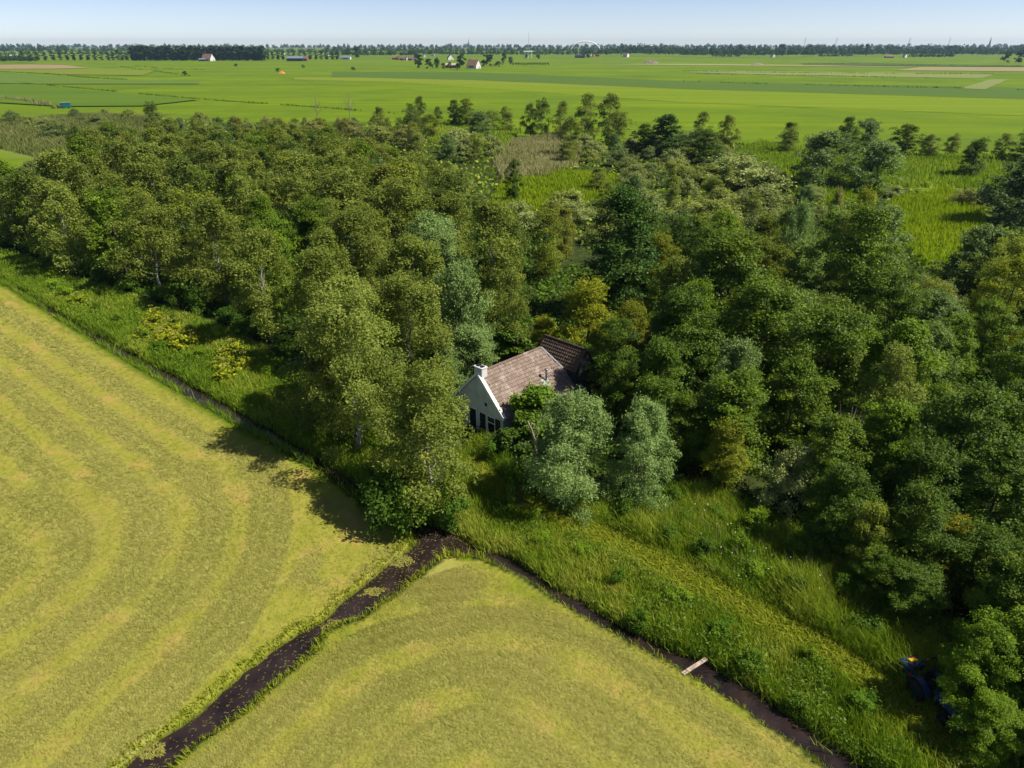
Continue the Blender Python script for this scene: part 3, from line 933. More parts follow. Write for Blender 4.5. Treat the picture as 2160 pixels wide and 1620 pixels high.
q = P(1128, 888, 4.2)
snag = MB()
snag.tube([(0, 0, -.2), (.10, .0, 1.4), (.02, .05, 2.6), (-.28, .05, 3.5), (-.55, .1, 4.2)], [.17, .14, .12, .09, .03], 8)
snag.tube([(.02, .05, 2.6), (.25, .0, 3.2), (.30, -.05, 3.7)], [.08, .05, .02], 6)
snag.tube([(.08, .0, 1.6), (.4, -.1, 2.2)], [.06, .02], 6)
snag.tube([(-.28, .05, 3.5), (-.22, .12, 4.0)], [.05, .015], 6)
o = snag.build("dead_tree", M['dead_wood'], smooth=True); o.location = (q[0], q[1], 0)
tag(o, "bleached broken dead trunk beside the silvery willow in front of the cottage", "dead tree")

tx = P(1925, 1400, .9)
tractor = empty("compact_tractor", (tx[0] + .35, tx[1] - 1.75, 0), math.radians(-90 + 14))
tag(tractor, "dark blue compact tractor parked in the shade of trees", "tractor")
# local x forward
w = MB(); w.prism([(.15, -.36, .75), (1.55, -.30, .70), (1.70, -.28, .95), (1.55, -.30, 1.12), (.15, -.36, 1.28)], (0, .30, 0)); w.prism([(.15, .06, .75), (1.55, .0, .70), (1.70, -.0, .95), (1.55, .0, 1.12), (.15, .06, 1.28)], (0, .30, 0))
bon = w.build("bonnet", M['blue'], tractor, bevel=.05)
w = MB(); w.box((.85, 0, 1.17), (1.35, .07, .05), Matrix.Rotation(math.radians(5.5), 4, 'Y').to_3x3()); w.build("stripe", M['black'], bon)
w = MB(); w.box((1.69, 0, .90), (.06, .40, .30)); w.build("grille", M['black'], bon)
for sy in (-.2, .2):
    w = MB(); w.tube([(1.68, sy, 1.02), (1.74, sy, 1.02)], [.07, .06], 10); w.build("headlight", M['silver'], tractor)
w = MB(); w.box((.6, 0, .55), (2.2, .34, .34)); w.box((-.55, 0, .62), (.8, .6, .30)); w.build("chassis", M['black'], tractor, bevel=.02)
w = MB(); w.box((-.50, 0, .98), (.48, .46, .12)); w.box((-.74, 0, 1.22), (.10, .44, .42)); w.build("seat", M['black'], tractor, bevel=.04)
w = MB(); w.tube([(.15, 0, 1.25), (-.02, 0, 1.45)], [.03, .025], 8)
w.tube([( -.02 + .05 * math.cos(t) - .0, .19 * math.sin(t), 1.46 + .12 * math.cos(t)) for t in np.linspace(0, 2 * math.pi, 17)], [.017] * 17, 6, cap=False)
w.build("steering_wheel", M['black'], tractor)
w = MB()
w.tube([(-.95, -.52, .7), (-.95, -.52, 1.95), (-.95, -.40, 2.1), (-.95, .40, 2.1), (-.95, .52, 1.95), (-.95, .52, .7)], [.035] * 6, 8)
w.build("roll_bar", M['black'], tractor)
for sy in (-1, 1):
    w = MB()
    arc = [(-.62 + .66 * math.cos(t), sy * .56, .60 + .60 * math.sin(t)) for t in np.linspace(.15, math.pi - .25, 9)]
    for p0, p1 in zip(arc[:-1], arc[1:]):
        d = Vector(p1) - Vector(p0)
        w.box((Vector(p0) + Vector(p1)) / 2, (d.length + .03, .34, .035), Matrix.Rotation(math.atan2(-d.z, d.x), 4, 'Y').to_3x3())
    f = w.build("fender", M['blue'], tractor)
    w = MB(); w.box((-1.23, sy * .56, 1.0), (.05, .16, .09)); w.build("tail_light", M['red'], f)
    def wheel(cx, rad, wid, sy_):
        w = MB(); y0, y1 = sy_ - wid / 2, sy_ + wid / 2
        w.tube([(cx, y0, rad), (cx, y0 + .03, rad), (cx, y1 - .03, rad), (cx, y1, rad)], [rad * .86, rad, rad, rad * .86], 24)
        for k in range(18):
            t = k * 2 * math.pi / 18
            w.box((cx + rad * 1.0 * math.cos(t), sy_, rad + rad * math.sin(t)), (.05, wid * .9, .05), Matrix.Rotation(-t, 4, 'Y').to_3x3())
        o = w.build("wheel", M['black'], tractor)
        w = MB(); s_ = 1 if sy_ > 0 else -1
        w.tube([(cx, sy_ + s_ * wid * .5, rad), (cx, sy_ + s_ * (wid * .5 + .02), rad)], [rad * .55, rad * .5], 16)
        w.build("rim", M['dark_paint'], o)
    wheel(-.62, .52, .30, sy * .58)
    wheel(1.15, .32, .20, sy * .52)
w = MB(); w.box((1.80, 0, .55), (.14, .75, .10)); w.build("bumper", M['silver'], tractor, bevel=.02)
w = MB()
w.box((-1.75, 0, .62), (.70, 1.0, .06)); w.box((-1.42, 0, .84), (.05, 1.0, .45)); w.box((-2.08, 0, .84), (.05, 1.0, .45)); w.box((-1.75, .48, .84), (.66, .05, .45)); w.box((-1.75, -.48, .84), (.66, .05, .45)); w.box((-1.75, 0, 1.08), (.72, 1.02, .04))
tb = w.build("transport_box", M['box_blue'], tractor, bevel=.01)
w = MB(); w.box((-1.85, .10, 1.13), (.26, .46, .03), Matrix.Rotation(math.radians(-12), 4, 'Y').to_3x3()); w.build("number_plate", M['yellow'], tb)

# ------------------------------------------------------------------ trees one can pick out
top('birch', 892, 752, 11.4, 4.1, "lone olive birch in front of the cottage gable at the ditch corner", 'plain', lod=-1)
tree('birch', -12.6, 50.0, 13.4, 4.5, "broad birch at the wood edge casting the upper shadow on the hay field", 'pale', lod=-1)
top('birch', 735, 588, 12.6, 4.7, "tall birch behind the broad birch that shades the hay field", 'pale', lod=-1)
top('birch', 852, 578, 12.2, 4.3, "tall birch left of the silvery willow behind the cottage chimney", lod=-1)
top('birch', 668, 690, 9.6, 3.2, "lower rounded birch at the left foot of the broad wood edge birch", 'dark')
top('willow', 965, 562, 11.0, 2.9, "tall silvery willow rising behind the cottage chimney", 'pale')
top('willow', 985, 690, 6.2, 2.7, "lower silvery willow lobe against the left side of the cottage roof", 'pale')
top('willow', 925, 720, 6.2, 2.0, "small silvery willow squeezed between front birch and cottage gable")
top('birch', 1075, 568, 10.0, 2.3, "slim birch standing behind the cottage ridge left of the yellow green ash", lod=0)
top('ash', 1245, 592, 9.2, 3.5, "bright yellow green ash directly behind the barn roof", 'yellowish')
top('ash', 1330, 640, 7.2, 2.6, "smaller yellow green ash tucked against the right of the barn", 'plain')
top('maple', 1325, 402, 15.0, 5.6, "tall dark conical maple behind the yellow green ash")
top('willow', 1205, 838, 8.3, 3.0, "round silvery willow in front of the cottage roof", 'pale', lod=-1)
top('willow', 1368, 858, 7.6, 2.4, "silvery egg shaped willow right of the round willow by the cottage", 'pale', lod=-1)
top('fig', 1133, 822, 4.9, 2.3, "lime green broad leaved bush climbing the cottage eave", 'bright')
top('fig', 1118, 868, 3.6, 1.9, "lower lime green bush between the eave bush and the dead trunk", 'plain')
top('fig', 1078, 905, 2.6, 1.4, "dark glossy bush under the cottage eave corner", 'dark')
top('shrub', 1040, 925, 1.8, 1.0, "small pale shrub growing at the cottage window", 'pale')
top('shrub', 1092, 985, 3.2, .9, "spindly young shrub on the trodden path before the willow")
top('ash', 1150, 670, 4.5, 1.9, "yellow bush behind the cottage ridge", 'yellowish')
top('fig', 1075, 690, 4.2, 2.4, "fresh green bush behind the middle of the cottage ridge", 'plain')
top('fig', 1010, 740, 3.4, 1.4, "fresh green bush behind the cottage roof near the chimney", 'plain')
top('shrub', 800, 1010, 3.4, 2.2, "dark shrub overhanging the ditch left of the front birch", 'dark')
top('shrub', 880, 1030, 3.0, 2.2, "dense green shrub at the foot of the front birch")
top('shrub', 955, 1045, 2.4, 1.3, "grey green shrub right of the front birch at the ditch junction", 'pale')
# alder stand on the right
top('alder', 1845, 430, 15.8, 5.2, "tallest alder, dark crown on the right in front of the marsh clearing", lod=0)
top('ash', 1835, 398, 12.0, 2.4, "bright yellow topped tree behind the tallest alder", 'yellowish')
top('sallow', 1770, 405, 7.0, 2.0, "rusty brown bush beside the yellow topped tree", 'rusty')
top('alder', 1560, 482, 13.6, 5.6, "broad dark alder in the middle of the right hand stand", lod=0)
top('willow', 1695, 432, 12.8, 2.2, "narrow pale grey willow between the two big alders", 'pale', lod=0)
top('alder', 1625, 580, 12.0, 4.6, "alder in front of the narrow pale grey willow", lod=0)
top('alder', 1450, 610, 11.0, 4.2, "dark alder right of the tall conical maple", 'dark', lod=0)
top('alder', 1770, 640, 11.0, 4.4, "alder below the tallest alder in the right hand stand", lod=0)
top('alder', 1900, 560, 11.5, 3.4, "slim alder on the right flank of the tallest alder", lod=0)
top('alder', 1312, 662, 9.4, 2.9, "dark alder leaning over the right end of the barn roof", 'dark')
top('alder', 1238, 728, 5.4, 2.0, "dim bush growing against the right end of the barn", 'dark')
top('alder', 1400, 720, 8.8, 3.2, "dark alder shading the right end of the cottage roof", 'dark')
top('alder', 1560, 785, 8.4, 4.2, "low spreading alder lit in front of the stand", lod=0)
top('alder', 1455, 830, 6.4, 2.6, "low alder behind the egg shaped willow")
top('alder', 1690, 760, 8.6, 3.4, "rounded alder right of the low spreading one", lod=0)
top('birch', 1905, 735, 9.6, 2.6, "thin grey birch between the alders and the right hand scrub", 'pale')
top('alder', 1770, 880, 7.6, 2.8, "small alder above the grey sallow dome")
top('alder', 1900, 850, 8.0, 3.0, "green alder right of the grey sallow dome", 'bright')
top('sallow', 1690, 955, 4.6, 2.6, "pale grey sallow dome at the back of the tall herbs", 'pale')
top('ash', 1545, 888, 6.0, 2.1, "yellow green bush with loose twigs left of the grey sallow dome", 'plain')
top('birch', 1852, 1060, 5.4, 1.6, "small young birch standing in the deep shade right of the tall herbs", 'yellowish', lod=0)
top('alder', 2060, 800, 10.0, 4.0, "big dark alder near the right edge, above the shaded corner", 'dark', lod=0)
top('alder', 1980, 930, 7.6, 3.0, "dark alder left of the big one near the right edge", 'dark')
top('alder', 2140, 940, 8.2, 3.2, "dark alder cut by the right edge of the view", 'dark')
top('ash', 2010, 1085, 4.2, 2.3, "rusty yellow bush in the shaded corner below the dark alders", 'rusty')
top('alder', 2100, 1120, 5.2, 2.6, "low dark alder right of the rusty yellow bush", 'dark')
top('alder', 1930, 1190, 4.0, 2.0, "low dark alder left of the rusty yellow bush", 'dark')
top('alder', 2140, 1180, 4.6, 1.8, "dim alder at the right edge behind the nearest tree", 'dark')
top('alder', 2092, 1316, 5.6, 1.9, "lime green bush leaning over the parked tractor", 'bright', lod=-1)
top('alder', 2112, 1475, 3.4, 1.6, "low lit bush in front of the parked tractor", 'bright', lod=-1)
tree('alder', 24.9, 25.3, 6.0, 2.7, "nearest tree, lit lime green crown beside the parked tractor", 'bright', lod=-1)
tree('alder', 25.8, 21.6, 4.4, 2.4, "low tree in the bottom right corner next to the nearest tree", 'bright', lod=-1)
top('alder', 1800, 985, 6.6, 2.6, "alder behind the small young birch in the deep shade", 'dark')
top('alder', 1955, 1030, 6.8, 2.6, "alder between the young birch and the rusty yellow bush", 'dark')
top('alder', 1870, 1150, 3.6, 1.6, "little alder right at the foot of the small young birch", 'plain')
tree('alder', 25.8, 27.8, 6.8, 2.4, "alder right behind the tractor, shading its rear box", 'plain')
tree('alder', 27.5, 18.6, 9.5, 3.4, "tall alder beyond the bottom right corner, shading the tractor")
tree('alder', 29.6, 23.4, 9.8, 3.4, "tall alder behind the nearest tree at the right edge")
tree('alder', 30.5, 28.6, 9.8, 3.4, "tall alder behind the tractor at the right edge")
# trees and scrub round the clearings
span('alder', 1062, 1102, 335, 425, "single dark upright tree in the middle clearing", 'dark')
span('birch', 1235, 1285, 355, 402, "small birch in the middle clearing, right of the dark upright tree")
span('sallow', 915, 1015, 276, 322, "wide grey sallow mound behind the birch wood", 'pale')
span('sallow', 1005, 1072, 288, 330, "grey green sallow right of the wide mound")
span('sallow', 1465, 1640, 334, 395, "pale sallow mound left of the twin willows", 'pale')
span('sallow', 1450, 1535, 348, 395, "olive sallow mound at the left end of the pale sallows", 'yellowish')
span('sallow', 1575, 1660, 350, 400, "grey sallow mound touching the left willow", 'plain')
span('sallow', 1435, 1570, 424, 482, "smooth olive sallow dome behind the broad alder", 'yellowish')
span('sallow', 1540, 1670, 402, 450, "grey olive sallow dome right of the smooth one")
span('willow', 1668, 1782, 278, 395, "left one of the twin willows, round and grey green")
span('willow', 1785, 1888, 300, 400, "right one of the twin willows, in front of the meadow", 'pale')
span('alder', 1752, 1805, 247, 330, "dark tree rising between the twin willows", 'dark')
span('willow', 1795, 1852, 251, 322, "grey tree just right of the dark one between the twin willows")
span('alder', 1862, 1945, 264, 330, "rusty green tree in the back row right of the twin willows", 'rusty')
span('birch', 1935, 1978, 284, 332, "birch right of the rusty green tree in the back row")
span('birch', 1985, 2022, 286, 328, "pointed small birch in the back row on the right")
span('alder', 2010, 2082, 292, 372, "dark tree in the back row near the right edge", 'dark')
span('birch', 2088, 2132, 282, 340, "slim birch in the back row near the right edge")
span('alder', 2125, 2205, 262, 345, "tall green tree at the right end of the back row")
span('willow', 2072, 2220, 330, 470, "large dark willow at the right edge beside the lush clearing", 'dark')
top('willow', 2080, 480, 9.0, 3.8, "grey green willow below the lush clearing on the right")
top('birch', 2140, 500, 9.5, 3.2, "birch right of the grey green willow below the lush clearing", 'yellowish')
top('willow', 1985, 620, 7.4, 3.2, "grey willow behind the right flank of the alders", 'plain')
top('sallow', 1890, 392, 2.4, 2.6, "little grey sallow at the left side of the lush clearing", 'pale')
top('sallow', 2050, 402, 3.0, 3.6, "brownish sallow on the far side of the lush clearing", 'rusty')
span('birch', 1635, 1686, 258, 322, "solitary birch standing before the bright meadow")
span('birch', 1503, 1555, 244, 318, "right birch of the pair beside the dark grove")
span('birch', 1453, 1500, 236, 312, "left birch of the pair beside the dark grove")
span('maple', 1350, 1450, 244, 335, "dark round tree, left half of the dark grove")
span('alder', 1432, 1528, 272, 345, "dark tree in the right half of the dark grove", 'dark')
span('alder', 1325, 1388, 262, 330, "dark tree at the left end of the dark grove", 'dark')
span('birch', 1205, 1266, 198, 300, "left one of the two tallest birches in the back row")
span('birch', 1255, 1312, 197, 300, "right one of the two tallest birches in the back row")
span('birch', 1272, 1332, 233, 305, "birch leaning against the two tallest ones in the back row")
span('birch', 1163, 1207, 214, 290, "slender birch left of the two tallest ones")
span('birch', 1122, 1162, 207, 290, "right stem of the dark birch pair before the bright meadow", 'dark')
span('birch', 1098, 1138, 219, 288, "left stem of the dark birch pair before the bright meadow", 'dark')
span('birch', 1178, 1228, 246, 332, "birch in front of the slender one at the middle clearing")
span('birch', 1172, 1222, 300, 345, "birch at the right side of the pale reed clearing")
span('birch', 1050, 1088, 224, 278, "birch at the right end of the rusty group", 'plain')
span('birch', 1018, 1058, 232, 280, "short birch between the rusty tree and the right end")
span('alder', 960, 1012, 208, 268, "rusty brown tree in the back row", 'rusty')
span('alder', 940, 978, 211, 265, "dark tree left of the rusty brown one", 'dark')
span('willow', 982, 1038, 236, 290, "grey willow below the rusty brown tree")
span('birch', 870, 907, 204, 280, "tall birch, right half of the pair behind the wood", 'dark')
span('birch', 848, 892, 217, 298, "tall birch, left half of the pair behind the wood", 'dark')
span('birch', 888, 932, 240, 292, "yellowish birch below the tall pair behind the wood", 'yellowish')
span('birch', 783, 824, 226, 290, "pointed birch left of the tall pair behind the wood")
span('birch', 912, 936, 225, 258, "small pointed tree right of the tall pair behind the wood", 'dark')
span('birch', 310, 354, 214, 292, "lone tall tree standing up at the back left of the wood", 'dark')
top('sallow', 90, 250, 4.2, 5.5, "grey bush right of the thicket left of the wood", 'plain')
for i, (x_, y_, h_, r_, lb, tn) in enumerate([
    (22, 236, 4.6, 5.0, "dark thicket in the rough grass at the far left", 'dark'),
    (68, 246, 3.4, 3.6, "yellowish bush right of the dark thicket at the far left", 'yellowish'),
    (155, 230, 3.6, 3.0, "round bush near the teal container", 'dark'),
    (170, 246, 2.6, 2.4, "little round bush below the one near the teal container", 'dark'),
    (218, 230, 2.6, 2.4, "small bush right of the teal container", 'yellowish'),
    (270, 232, 3.6, 4.6, "yellow green bush in the rough grass before the meadow", 'yellowish'),
    (205, 240, 4.2, 5.0, "grey sallow between the small bushes and the wood", 'plain'),
    (110, 258, 5.0, 5.4, "dark sallow at the left end of the wood", 'dark'),
    (420, 236, 5.0, 3.6, "yellow green bush at the back of the wood", 'yellowish')]):
    top('sallow', x_, y_, h_, r_, lb, tn)

# ------------------------------------------------------------------ the rest of the wood, tree by tree
SKYX = [-400, 110, 135, 330, 700, 850, 960, 1030, 1330, 1430, 1700, 1860, 1900, 2000, 2060, 2400]
SKYY = [345, 340, 266, 246, 268, 305, 350, 428, 432, 445, 436, 430, 560, 590, 490, 455]
def cap_h(x, y, ymin=None):
    """Greatest height that keeps the wood's top below the line where the clearings and meadows begin."""
    px = 1080 + FPX * x / (y * CP + (CAM_H - 5) * SP)
    yl = np.interp(px, SKYX, SKYY) if ymin is None else ymin
    dep = PITCH - math.atan((810 - yl) / FPX)
    return CAM_H - y / math.cos(0) * math.tan(dep)
def in_any(polys, x, y):
    return any(inside(p, np.array([x]), np.array([y]))[0] for p in polys)
CLEAR = reed_pale + reed_green + lush_p
def scatter(poly, spacing, tries, avoid=.62):
    lo, hi = poly.min(0), poly.max(0)
    out = []
    for _ in range(tries):
        x, y = lo + (hi - lo) * rng.random(2)
        if not inside(poly, np.array([x]), np.array([y]))[0]: continue
        if any((x - a) ** 2 + (y - b_) ** 2 < spacing ** 2 for a, b_ in out): continue
        if any((x - t[2]) ** 2 + (y - t[3]) ** 2 < (avoid * (t[5] + spacing * .5)) ** 2 for t in TREES): continue
        out.append((x, y))
    return out

wood_left = G([(-330,470),(-120,492),(50,528),(150,572),(250,608),(430,665),(560,722),(640,765),(690,800),(760,800),(870,740),(900,700),(1040,680),(1130,640),(1175,590),(1200,520),(1150,470),(1040,445),(1000,405),(870,372),(760,338),(600,318),(400,322),(250,335),(150,360),(60,385),(-60,400),(-330,420)])
sp = scatter(wood_left, 6.7, 9000)
pick = ['birch'] * 14 + ['alder'] * 1 + ['willow']
for x, y in sp:
    n_ = float(fbm(np.array([x]), np.array([y]), 26.0, 31)[0])
    k = 'alder' if (n_ > .66 and rng.random() < .75) else pick[int(rng.integers(0, len(pick)))]
    front = (-.7 * (x + 72) + -.7 * (y - 96))
    h = rng.uniform(10.5, 14.2)
    if y > 170: h = rng.uniform(8.0, 11.5)
    tn = rng.choice(['plain', 'plain', 'yellowish', 'dark', 'pale', 'rusty'], p=[.36, .24, .15, .14, .07, .04])
    cap = cap_h(x, y)
    if h > cap:
        if cap < 2.6: continue
        h = cap * rng.uniform(.82, 1.0)
        if h < 5.2: k = 'sallow'
    r = h * (rng.uniform(.29, .39) if k != 'alder' else rng.uniform(.33, .40))
    if k == 'willow': h *= .8
    if k == 'sallow': r = h * rng.uniform(.6, .9)
    tree(k, x, y, h, r, None, str(tn))
wood_right = G([(1400,760),(1450,900),(1520,940),(1640,950),(1760,985),(1880,1040),(1990,1110),(2100,1180),(2300,1230),(2600,1000),(2600,700),(2300,560),(2160,600),(2020,600),(1930,540),(1860,470),(1760,450),(1650,470),(1500,480),(1420,480),(1330,520),(1370,640)])
for x, y in scatter(wood_right, 5.8, 5000):
    near_f = y < 52
    k = str(rng.choice(['alder', 'birch', 'willow', 'ash'], p=[.56, .20, .18, .06]))
    h = rng.uniform(6.0, 8.0) if near_f else rng.uniform(7.5, 11.0)
    cap = cap_h(x, y)
    if h > cap:
        if cap < 2.6: continue
        h = cap * rng.uniform(.8, 1.0)
        if h < 5: k = 'sallow'
    tn = str(rng.choice(['plain', 'dark', 'bright', 'yellowish', 'pale'], p=[.30, .46, .06, .06, .12] if near_f else [.36, .26, .14, .12, .12]))  # front trees tinted dark more often, putting the corner's shade into leaf colour
    tree(k, x, y, h, h * (rng.uniform(.7, 1.0) if k == 'sallow' else rng.uniform(.32, .40)), None, tn)
scrub_mid = G([(1160,470),(1240,420),(1340,395),(1300,350),(1220,340),(1230,305),(1330,310),(1420,305),(1540,320),(1660,330),(1700,372),(1720,440),(1640,468),(1500,470),(1400,470),(1300,520),(1210,520)])
for x, y in scatter(scrub_mid, 7.5, 4000, .5):
    if in_any(CLEAR, x, y): continue
    k = str(rng.choice(['sallow', 'birch', 'willow'], p=[.66, .16, .18]))
    h = rng.uniform(3.0, 4.4) if k == 'sallow' else rng.uniform(4.0, 6.0)
    r = h * (rng.uniform(.8, 1.2) if k == 'sallow' else .38)
    tree(k, x, y, h, r, None, str(rng.choice(['plain', 'pale', 'yellowish', 'dark'])))
back_left = G([(200,320),(330,300),(480,296),(620,296),(740,300),(860,318),(900,345),(1010,345),(1020,300),(920,290),(800,272),(640,262),(470,266),(330,280),(190,300)])
for x, y in scatter(back_left, 9.5, 4000):
    if in_any(CLEAR, x, y): continue
    k = str(rng.choice(['sallow', 'birch', 'willow'], p=[.42, .42, .16]))
    h = min(rng.uniform(4.0, 6.0) if k == 'sallow' else rng.uniform(6.0, 9.0), max(cap_h(x, y, 248), 3.0))
    tree(k, x, y, h, h * (rng.uniform(.8, 1.2) if k == 'sallow' else .40), None, str(rng.choice(['plain', 'pale', 'yellowish', 'dark', 'rusty'])))
back_right = G([(1640,330),(1760,330),(1900,345),(2050,350),(2170,360),(2400,380),(2400,345),(2100,318),(1900,308),(1700,302),(1560,300),(1320,300),(1330,320),(1540,318)])
for x, y in scatter(back_right, 13, 4000):
    if in_any(CLEAR, x, y): continue
    k = str(rng.choice(['sallow', 'birch', 'willow'], p=[.6, .2, .2]))
    h = rng.uniform(2.8, 4.2) if k == 'sallow' else rng.uniform(5.0, 6.5)
    tree(k, x, y, h, h * (rng.uniform(.8, 1.2) if k == 'sallow' else .36), None, str(rng.choice(['plain', 'pale', 'yellowish', 'dark'])))
# low shrubs along the wood's front edge
edge_l = G([(60,546),(150,585),(250,620),(430,680),(560,738),(690,815),(760,870),(780,850),(700,790),(560,715),(430,655),(250,600),(60,528)])
for x, y in scatter(edge_l, 3.6, 1500, .2):
    tree('shrub', x, y, rng.uniform(1.4, 2.6), rng.uniform(1.1, 1.9), None, str(rng.choice(['plain', 'pale', 'dark'])))
edge_r = G([(1400,960),(1520,985),(1640,1010),(1780,1060),(1900,1150),(2040,1280),(2160,1400),(2200,1300),(2050,1180),(1880,1040),(1700,975),(1520,940),(1420,930)])
for x, y in scatter(edge_r, 2.9, 1500, .2):
    tree('shrub', x, y, rng.uniform(1.2, 2.4), rng.uniform(1.0, 1.7), None, str(rng.choice(['plain', 'bright', 'dark'])))

# herb clumps on the banks
for x, y in scatter(G([(1060,1120),(1170,1215),(1300,1300),(1490,1380),(1700,1520),(1790,1580),(1830,1480),(1700,1380),(1560,1300),(1400,1215),(1240,1140),(1100,1085)]), 2.6, 900, .3):
    tree('shrub', x, y, rng.uniform(.7, 1.25), rng.uniform(.5, .95), None, str(rng.choice(['fresh', 'bright', 'fresh', 'yellowish'])), name="herb_clump", cat="herbs")
for x, y in scatter(G([(1300,1080),(1420,1060),(1600,1110),(1760,1200),(1860,1330),(1900,1420),(1780,1340),(1560,1230),(1400,1160)]), 2.4, 900, .3):
    tree('shrub', x, y, rng.uniform(.9, 1.5), rng.uniform(.6, 1.0), None, str(rng.choice(['fresh', 'bright', 'fresh', 'plain'])), name="herb_clump", cat="herbs")
for x, y in scatter(G([(60,600),(250,705),(400,785),(560,865),(700,960),(800,1030),(840,960),(700,840),(560,760),(430,700),(250,635),(120,590)]), 4.2, 900, .3):
    tree('shrub', x, y, rng.uniform(.7, 1.4), rng.uniform(.6, 1.2), None, str(rng.choice(['fresh', 'bright', 'fresh', 'yellowish'])), name="herb_clump", cat="herbs")
# labels of the trees that were planted row by row: kind, colour and place in the row
ORD = ["first","second","third","fourth","fifth","sixth","seventh","eighth","ninth","tenth","eleventh","twelfth","thirteenth","fourteenth","fifteenth","sixteenth","seventeenth","eighteenth","nineteenth","twentieth"]
def ordw(i):
    if i < 20: return ORD[i]
    tens = {2: "twenty", 3: "thirty", 4: "forty", 5: "fifty"}[(i + 1) // 10]
    u = (i + 1) % 10
    return tens + "-" + ORD[u - 1] if u else {2: "twentieth", 3: "thirtieth", 4: "fortieth", 5: "fiftieth"}[(i + 1) // 10]
COLW = {'plain': 'olive green', 'yellowish': 'yellowish', 'dark': 'dark green', 'pale': 'greyish', 'rusty': 'brownish', 'bright': 'fresh green', 'fresh': 'light green'}
KINDW = {'birch': 'birch', 'alder': 'alder', 'willow': 'willow', 'sallow': 'sallow bush', 'ash': 'ash', 'shrub': 'low shrub', 'fig': 'bush', 'maple': 'maple'}
def bearing(t): return t[2] / t[3]
rest = [t for t in TREES if not t[7]]
# zones: rows counted away from the ditch (left wood) or by distance (elsewhere)
dA_ = lambda t: float(seg_dist(lineA, np.array([t[2]]), np.array([t[3]]))[0])
zones = {}
for t in rest:
    x, y = t[2], t[3]
    pt = (np.array([x]), np.array([y]))
    if t[0].name.startswith('herb_clump'):
        KINDW['shrub'] = 'low shrub'
        z = ('herbA', "on the bank of the long ditch", 0) if inside(bank_a, *pt)[0] else (('herbB', "between brown ditch and trodden path", 0) if seg_dist(lineC, *pt)[0] < seg_dist(path_pl, *pt)[0] + 2.2 and y < 45 and x < 17 and seg_dist(lineC, *pt)[0] < 4.2 else ('herbC', "above the trodden path", 0))
    elif t[1] == 'shrub':
        z = ('edge', "at the foot of the wood's edge", 0) if x < 0 and y > 45 else ('edge2', "under the alders by the tall herbs", 0)
    elif inside(wood_left, *pt)[0]:
        b_ = int((dA_(t) - 9) // 9)
        z = ('left', "row %s back from the long ditch" % ordw(max(b_, 0)), max(b_, 0))
    elif inside(wood_right, *pt)[0]:
        b_ = int((math.hypot(x, y) - 40) // 9)
        z = ('right', "%s row of the right hand stand" % ordw(max(b_, 0)), max(b_, 0))
    elif inside(scrub_mid, *pt)[0]:
        b_ = int((math.hypot(x, y) - 100) // 18)
        z = ('mid', "%s scrub row behind the conical maple" % ordw(max(b_, 0)), max(b_, 0))
    elif x < 25:
        z = ('bl', "in scrub along the wood's back", 0)
    else:
        z = ('br', "in the back row before the bright meadow", 0)
    zones.setdefault((z[0], z[2], z[1], t[1]), []).append(t)
for (zn, b_, words_, kind), ts in zones.items():
    ts.sort(key=bearing)
    for i, t in enumerate(ts):
        where = words_.replace("row " + ordw(b_) + " back", "%s row back" % ordw(b_)) if zn == 'left' else words_
        kw_ = 'herb clump' if zn.startswith('herb') else KINDW[kind]
        t[0]["label"] = "%s %s, %s from left, %s" % (COLW[t[6]], kw_, ordw(i), where)
        t[0]["group"] = {'left': "trees of the wood behind the long ditch", 'right': "trees of the right hand stand", 'mid': "scrub behind the conical maple",
                         'bl': "scrub along the back of the wood", 'br': "trees before the bright meadow", 'edge': "shrubs along the wood edge", 'edge2': "shrubs under the alders", 'herbA': "herb clumps on the banks", 'herbB': "herb clumps on the banks", 'herbC': "herb clumps on the banks"}[zn]
# ------------------------------------------------------------------ grass, reeds, herbs, undergrowth
def points_in(poly, density):
    lo, hi = poly.min(0), poly.max(0)
    n = int(np.prod(hi - lo) * density)
    p = lo + (hi - lo) * rng.random((n, 2))
    return p[inside(poly, p[:, 0], p[:, 1])]

def blades(name, label, pts, h, wd, mat, tint, lean=.35, wet=True, kind="stuff", cat="grass", min_d=-.05, clip_path=False):
    """Upright tapering blades; h and tint are arrays."""
    gz_, d_ = ground_z(pts[:, 0], pts[:, 1])
    ok = d_ > min_d
    if clip_path: ok &= seg_dist(path_pl, pts[:, 0], pts[:, 1]) > .75
    pts, h, tint, gz_ = pts[ok], h[ok], tint[ok], gz_[ok]
    if np.ndim(wd): wd = wd[ok]
    n = len(pts)
    th = rng.random(n) * 2 * np.pi
    side = np.stack([np.cos(th), np.sin(th), np.zeros(n)], -1)
    la = rng.random(n) * 2 * np.pi
    lv = np.stack([np.cos(la), np.sin(la), np.zeros(n)], -1) * (lean * h * rng.random(n))[:, None] + np.array([-.10, .04, 0]) * h[:, None]
    base = np.stack([pts[:, 0], pts[:, 1], gz_ - .03], -1)
    up = np.array([0, 0, 1.0])
    w_ = (wd * (.6 + .8 * rng.random(n)))[:, None]
    mid = base + lv * .35 + up * (h * .62)[:, None]
    tip = base + lv * 1.15 + up * h[:, None]
    V = np.stack([base - side * w_ / 2, base + side * w_ / 2, mid + side * w_ * .42, mid - side * w_ * .42, tip + side * w_ * .08, tip - side * w_ * .08], 1).reshape(-1, 3)
    k = (np.arange(n) * 6)[:, None]
    F = np.stack([k + np.array([0, 1, 2, 3]), k + np.array([3, 2, 4, 5])], 1).reshape(-1, 4)
    o = link(name, quad_mesh(name, V, F, mat, np.repeat(np.clip(tint, 0, 1), 6)))
    return tag(o, label, cat, kind=kind)

